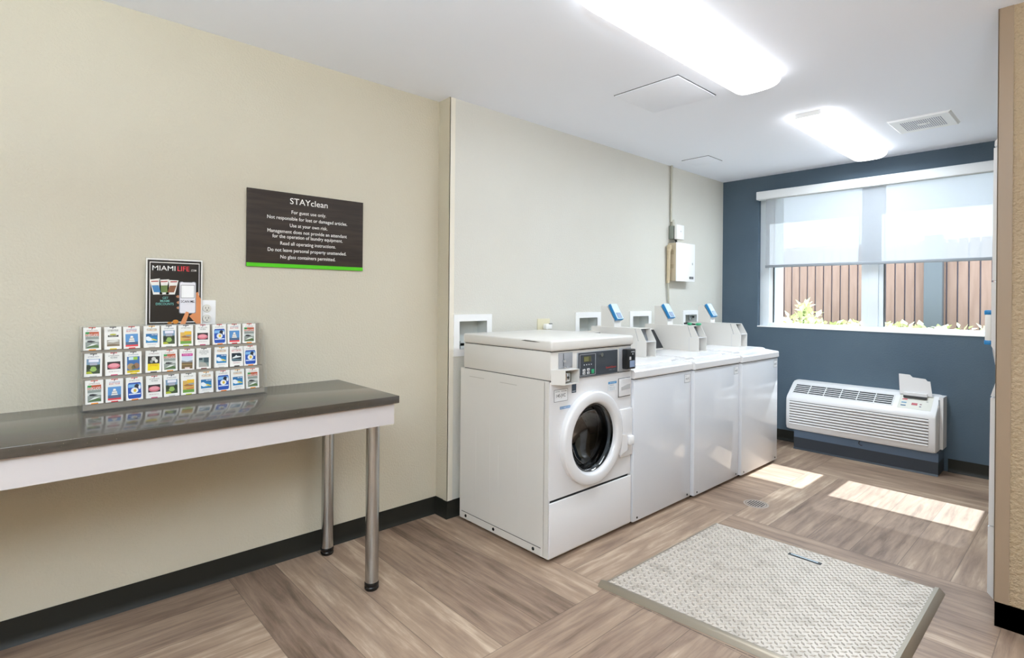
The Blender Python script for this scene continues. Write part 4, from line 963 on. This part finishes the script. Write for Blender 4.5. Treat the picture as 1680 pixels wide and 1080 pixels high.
# ------------------------------------------------------------------ floor hatch and drain
t = thing('floor_hatch', (-.98, 2.5, 0), 'steel tread-plate floor hatch with raised metal edges, in front of the washers', 'floor hatch')
Q = [Vector((-1.497, 1.958, 0)), Vector((-.485, 2.036, 0)), Vector((-.489, 3.008, 0)), Vector((-1.478, 2.948, 0))]
def bil(u, v): return Q[0] * (1 - u) * (1 - v) + Q[1] * u * (1 - v) + Q[2] * u * v + Q[3] * (1 - u) * v
ZP = .014
M_TREAD_SHADE = mat('painted_shade_around_treads', '#857b70', 0.6)  # dark diamonds under the treads, their shadow lines painted in
c = MB(); c.add([tuple(q + Vector((0, 0, z))) for z in (.001, ZP) for q in Q], [(0, 1, 5, 4), (1, 2, 6, 5), (2, 3, 7, 6), (3, 0, 4, 7), (4, 5, 6, 7)], M_PLATE)
ux = (Q[1] - Q[0]).normalized(); uy = Vector((-ux.y, ux.x, 0))
NU, NV = 30, 29
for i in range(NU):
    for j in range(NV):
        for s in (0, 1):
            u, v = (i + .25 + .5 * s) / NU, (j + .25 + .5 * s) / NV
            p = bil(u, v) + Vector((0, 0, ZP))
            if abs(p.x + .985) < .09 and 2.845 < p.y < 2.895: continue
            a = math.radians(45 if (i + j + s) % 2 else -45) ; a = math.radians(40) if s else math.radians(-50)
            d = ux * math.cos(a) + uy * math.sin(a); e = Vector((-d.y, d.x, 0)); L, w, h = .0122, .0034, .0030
            k = 1.18; z0 = Vector((0, 0, .0003)); c.add([tuple(p + d * L * k + z0), tuple(p + e * w * 1.7 + z0), tuple(p - d * L * k + z0), tuple(p - e * w * 1.7 + z0)], [(0, 1, 2, 3)], M_TREAD_SHADE)
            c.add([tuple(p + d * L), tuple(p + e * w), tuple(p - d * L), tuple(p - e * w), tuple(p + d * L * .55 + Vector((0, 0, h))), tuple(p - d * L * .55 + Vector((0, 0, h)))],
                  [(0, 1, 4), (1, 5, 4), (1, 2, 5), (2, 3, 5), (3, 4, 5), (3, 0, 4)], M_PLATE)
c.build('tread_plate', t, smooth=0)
c = MB()
def edge(mb, a, b, inw, outw, h, mm):
    d = (b - a).normalized(); o = Vector((d.y, -d.x, 0))
    pr = [(-inw, ZP + .0006), (-inw, h), (.004, h + .001), (outw * .55, h * .7), (outw, .001)]
    n = len(pr); vs = [tuple(p + o * k + Vector((0, 0, z))) for p in (a, b) for k, z in pr] 
    mb.add(vs, [(k, k + 1, n + k + 1, n + k) for k in range(n - 1)] + [tuple(range(n)), tuple(range(n, 2 * n))], mm)
edge(c, Q[0] - ux * .022, Q[1] + ux * .01, .008, .030, .020, M_FRAMES); edge(c, Q[1] - uy * .012, Q[2] + uy * .005, .010, .026, .020, M_FRAMES)
edge(c, Q[3], Q[0], .003, .006, .0155, M_FRAMES)
c.build('edge_trim', t)
c = MB(); c.add([tuple(q) for q in (Q[3] + Vector((0, 0, .0145)), Q[2] + Vector((0, 0, .0145)), Q[2] + uy * .006 + Vector((0, 0, .0006)), Q[3] + uy * .006 + Vector((0, 0, .0006)))], [(0, 1, 2, 3)], M_SEAM)
a, b = Q[0] - uy * .040 + Vector((0, 0, .0008)), Q[1] - uy * .046 + Vector((0, 0, .0008))
for k in range(24):
    p, q = a.lerp(b, k / 24), a.lerp(b, (k + .9) / 24); w = uy * random.uniform(.0012, .003)
    c.add([tuple(p), tuple(q), tuple(q + w), tuple(p + w)], [(0, 1, 2, 3)], M_SEAM)
c.build('seam', t)['label'] = 'dark gap along the edge'
c = MB(); hz = ZP + .003
c.box(-1.062, -.912, 2.856, 2.884, ZP, ZP + .0008, M_SEAM); c.box(-1.050, -.926, 2.865, 2.875, ZP + .0008, hz, M_STEEL); c.build('pull_handle', t)['label'] = 'recessed pull handle'

DRC = (-1.472, 3.448)
t = thing('floor_drain', (DRC[0], DRC[1], 0), 'round slotted metal floor drain between the washers and the sunlit floor', 'drain')
M_DR = mat('drain_metal', '#a3968a', 0.45, metal=0.15)
c = MB(); c.lathe([(1e-4, .0012), (.072, .0012), (.074, .0004)], 'z', (*DRC, 0), M_DR, 36); c.lathe([(.0595, .0013), (.0600, .0018), (.0620, .0018), (.0625, .0013)], 'z', (*DRC, 0), mat('drain_ring_groove', '#5a4e44', .6), 36); c.build('rim', t)
c = MB()
for i in range(7):
    x = -.042 + i * .014; h = math.sqrt(max(.052 ** 2 - x * x, 0))
    c.box(DRC[0] + x - .0032, DRC[0] + x + .0032, DRC[1] - h, DRC[1] + h, .0012, .0015, M_GRILLD)
c.build('slot', t)['label'] = 'dark drain slots'

clean()
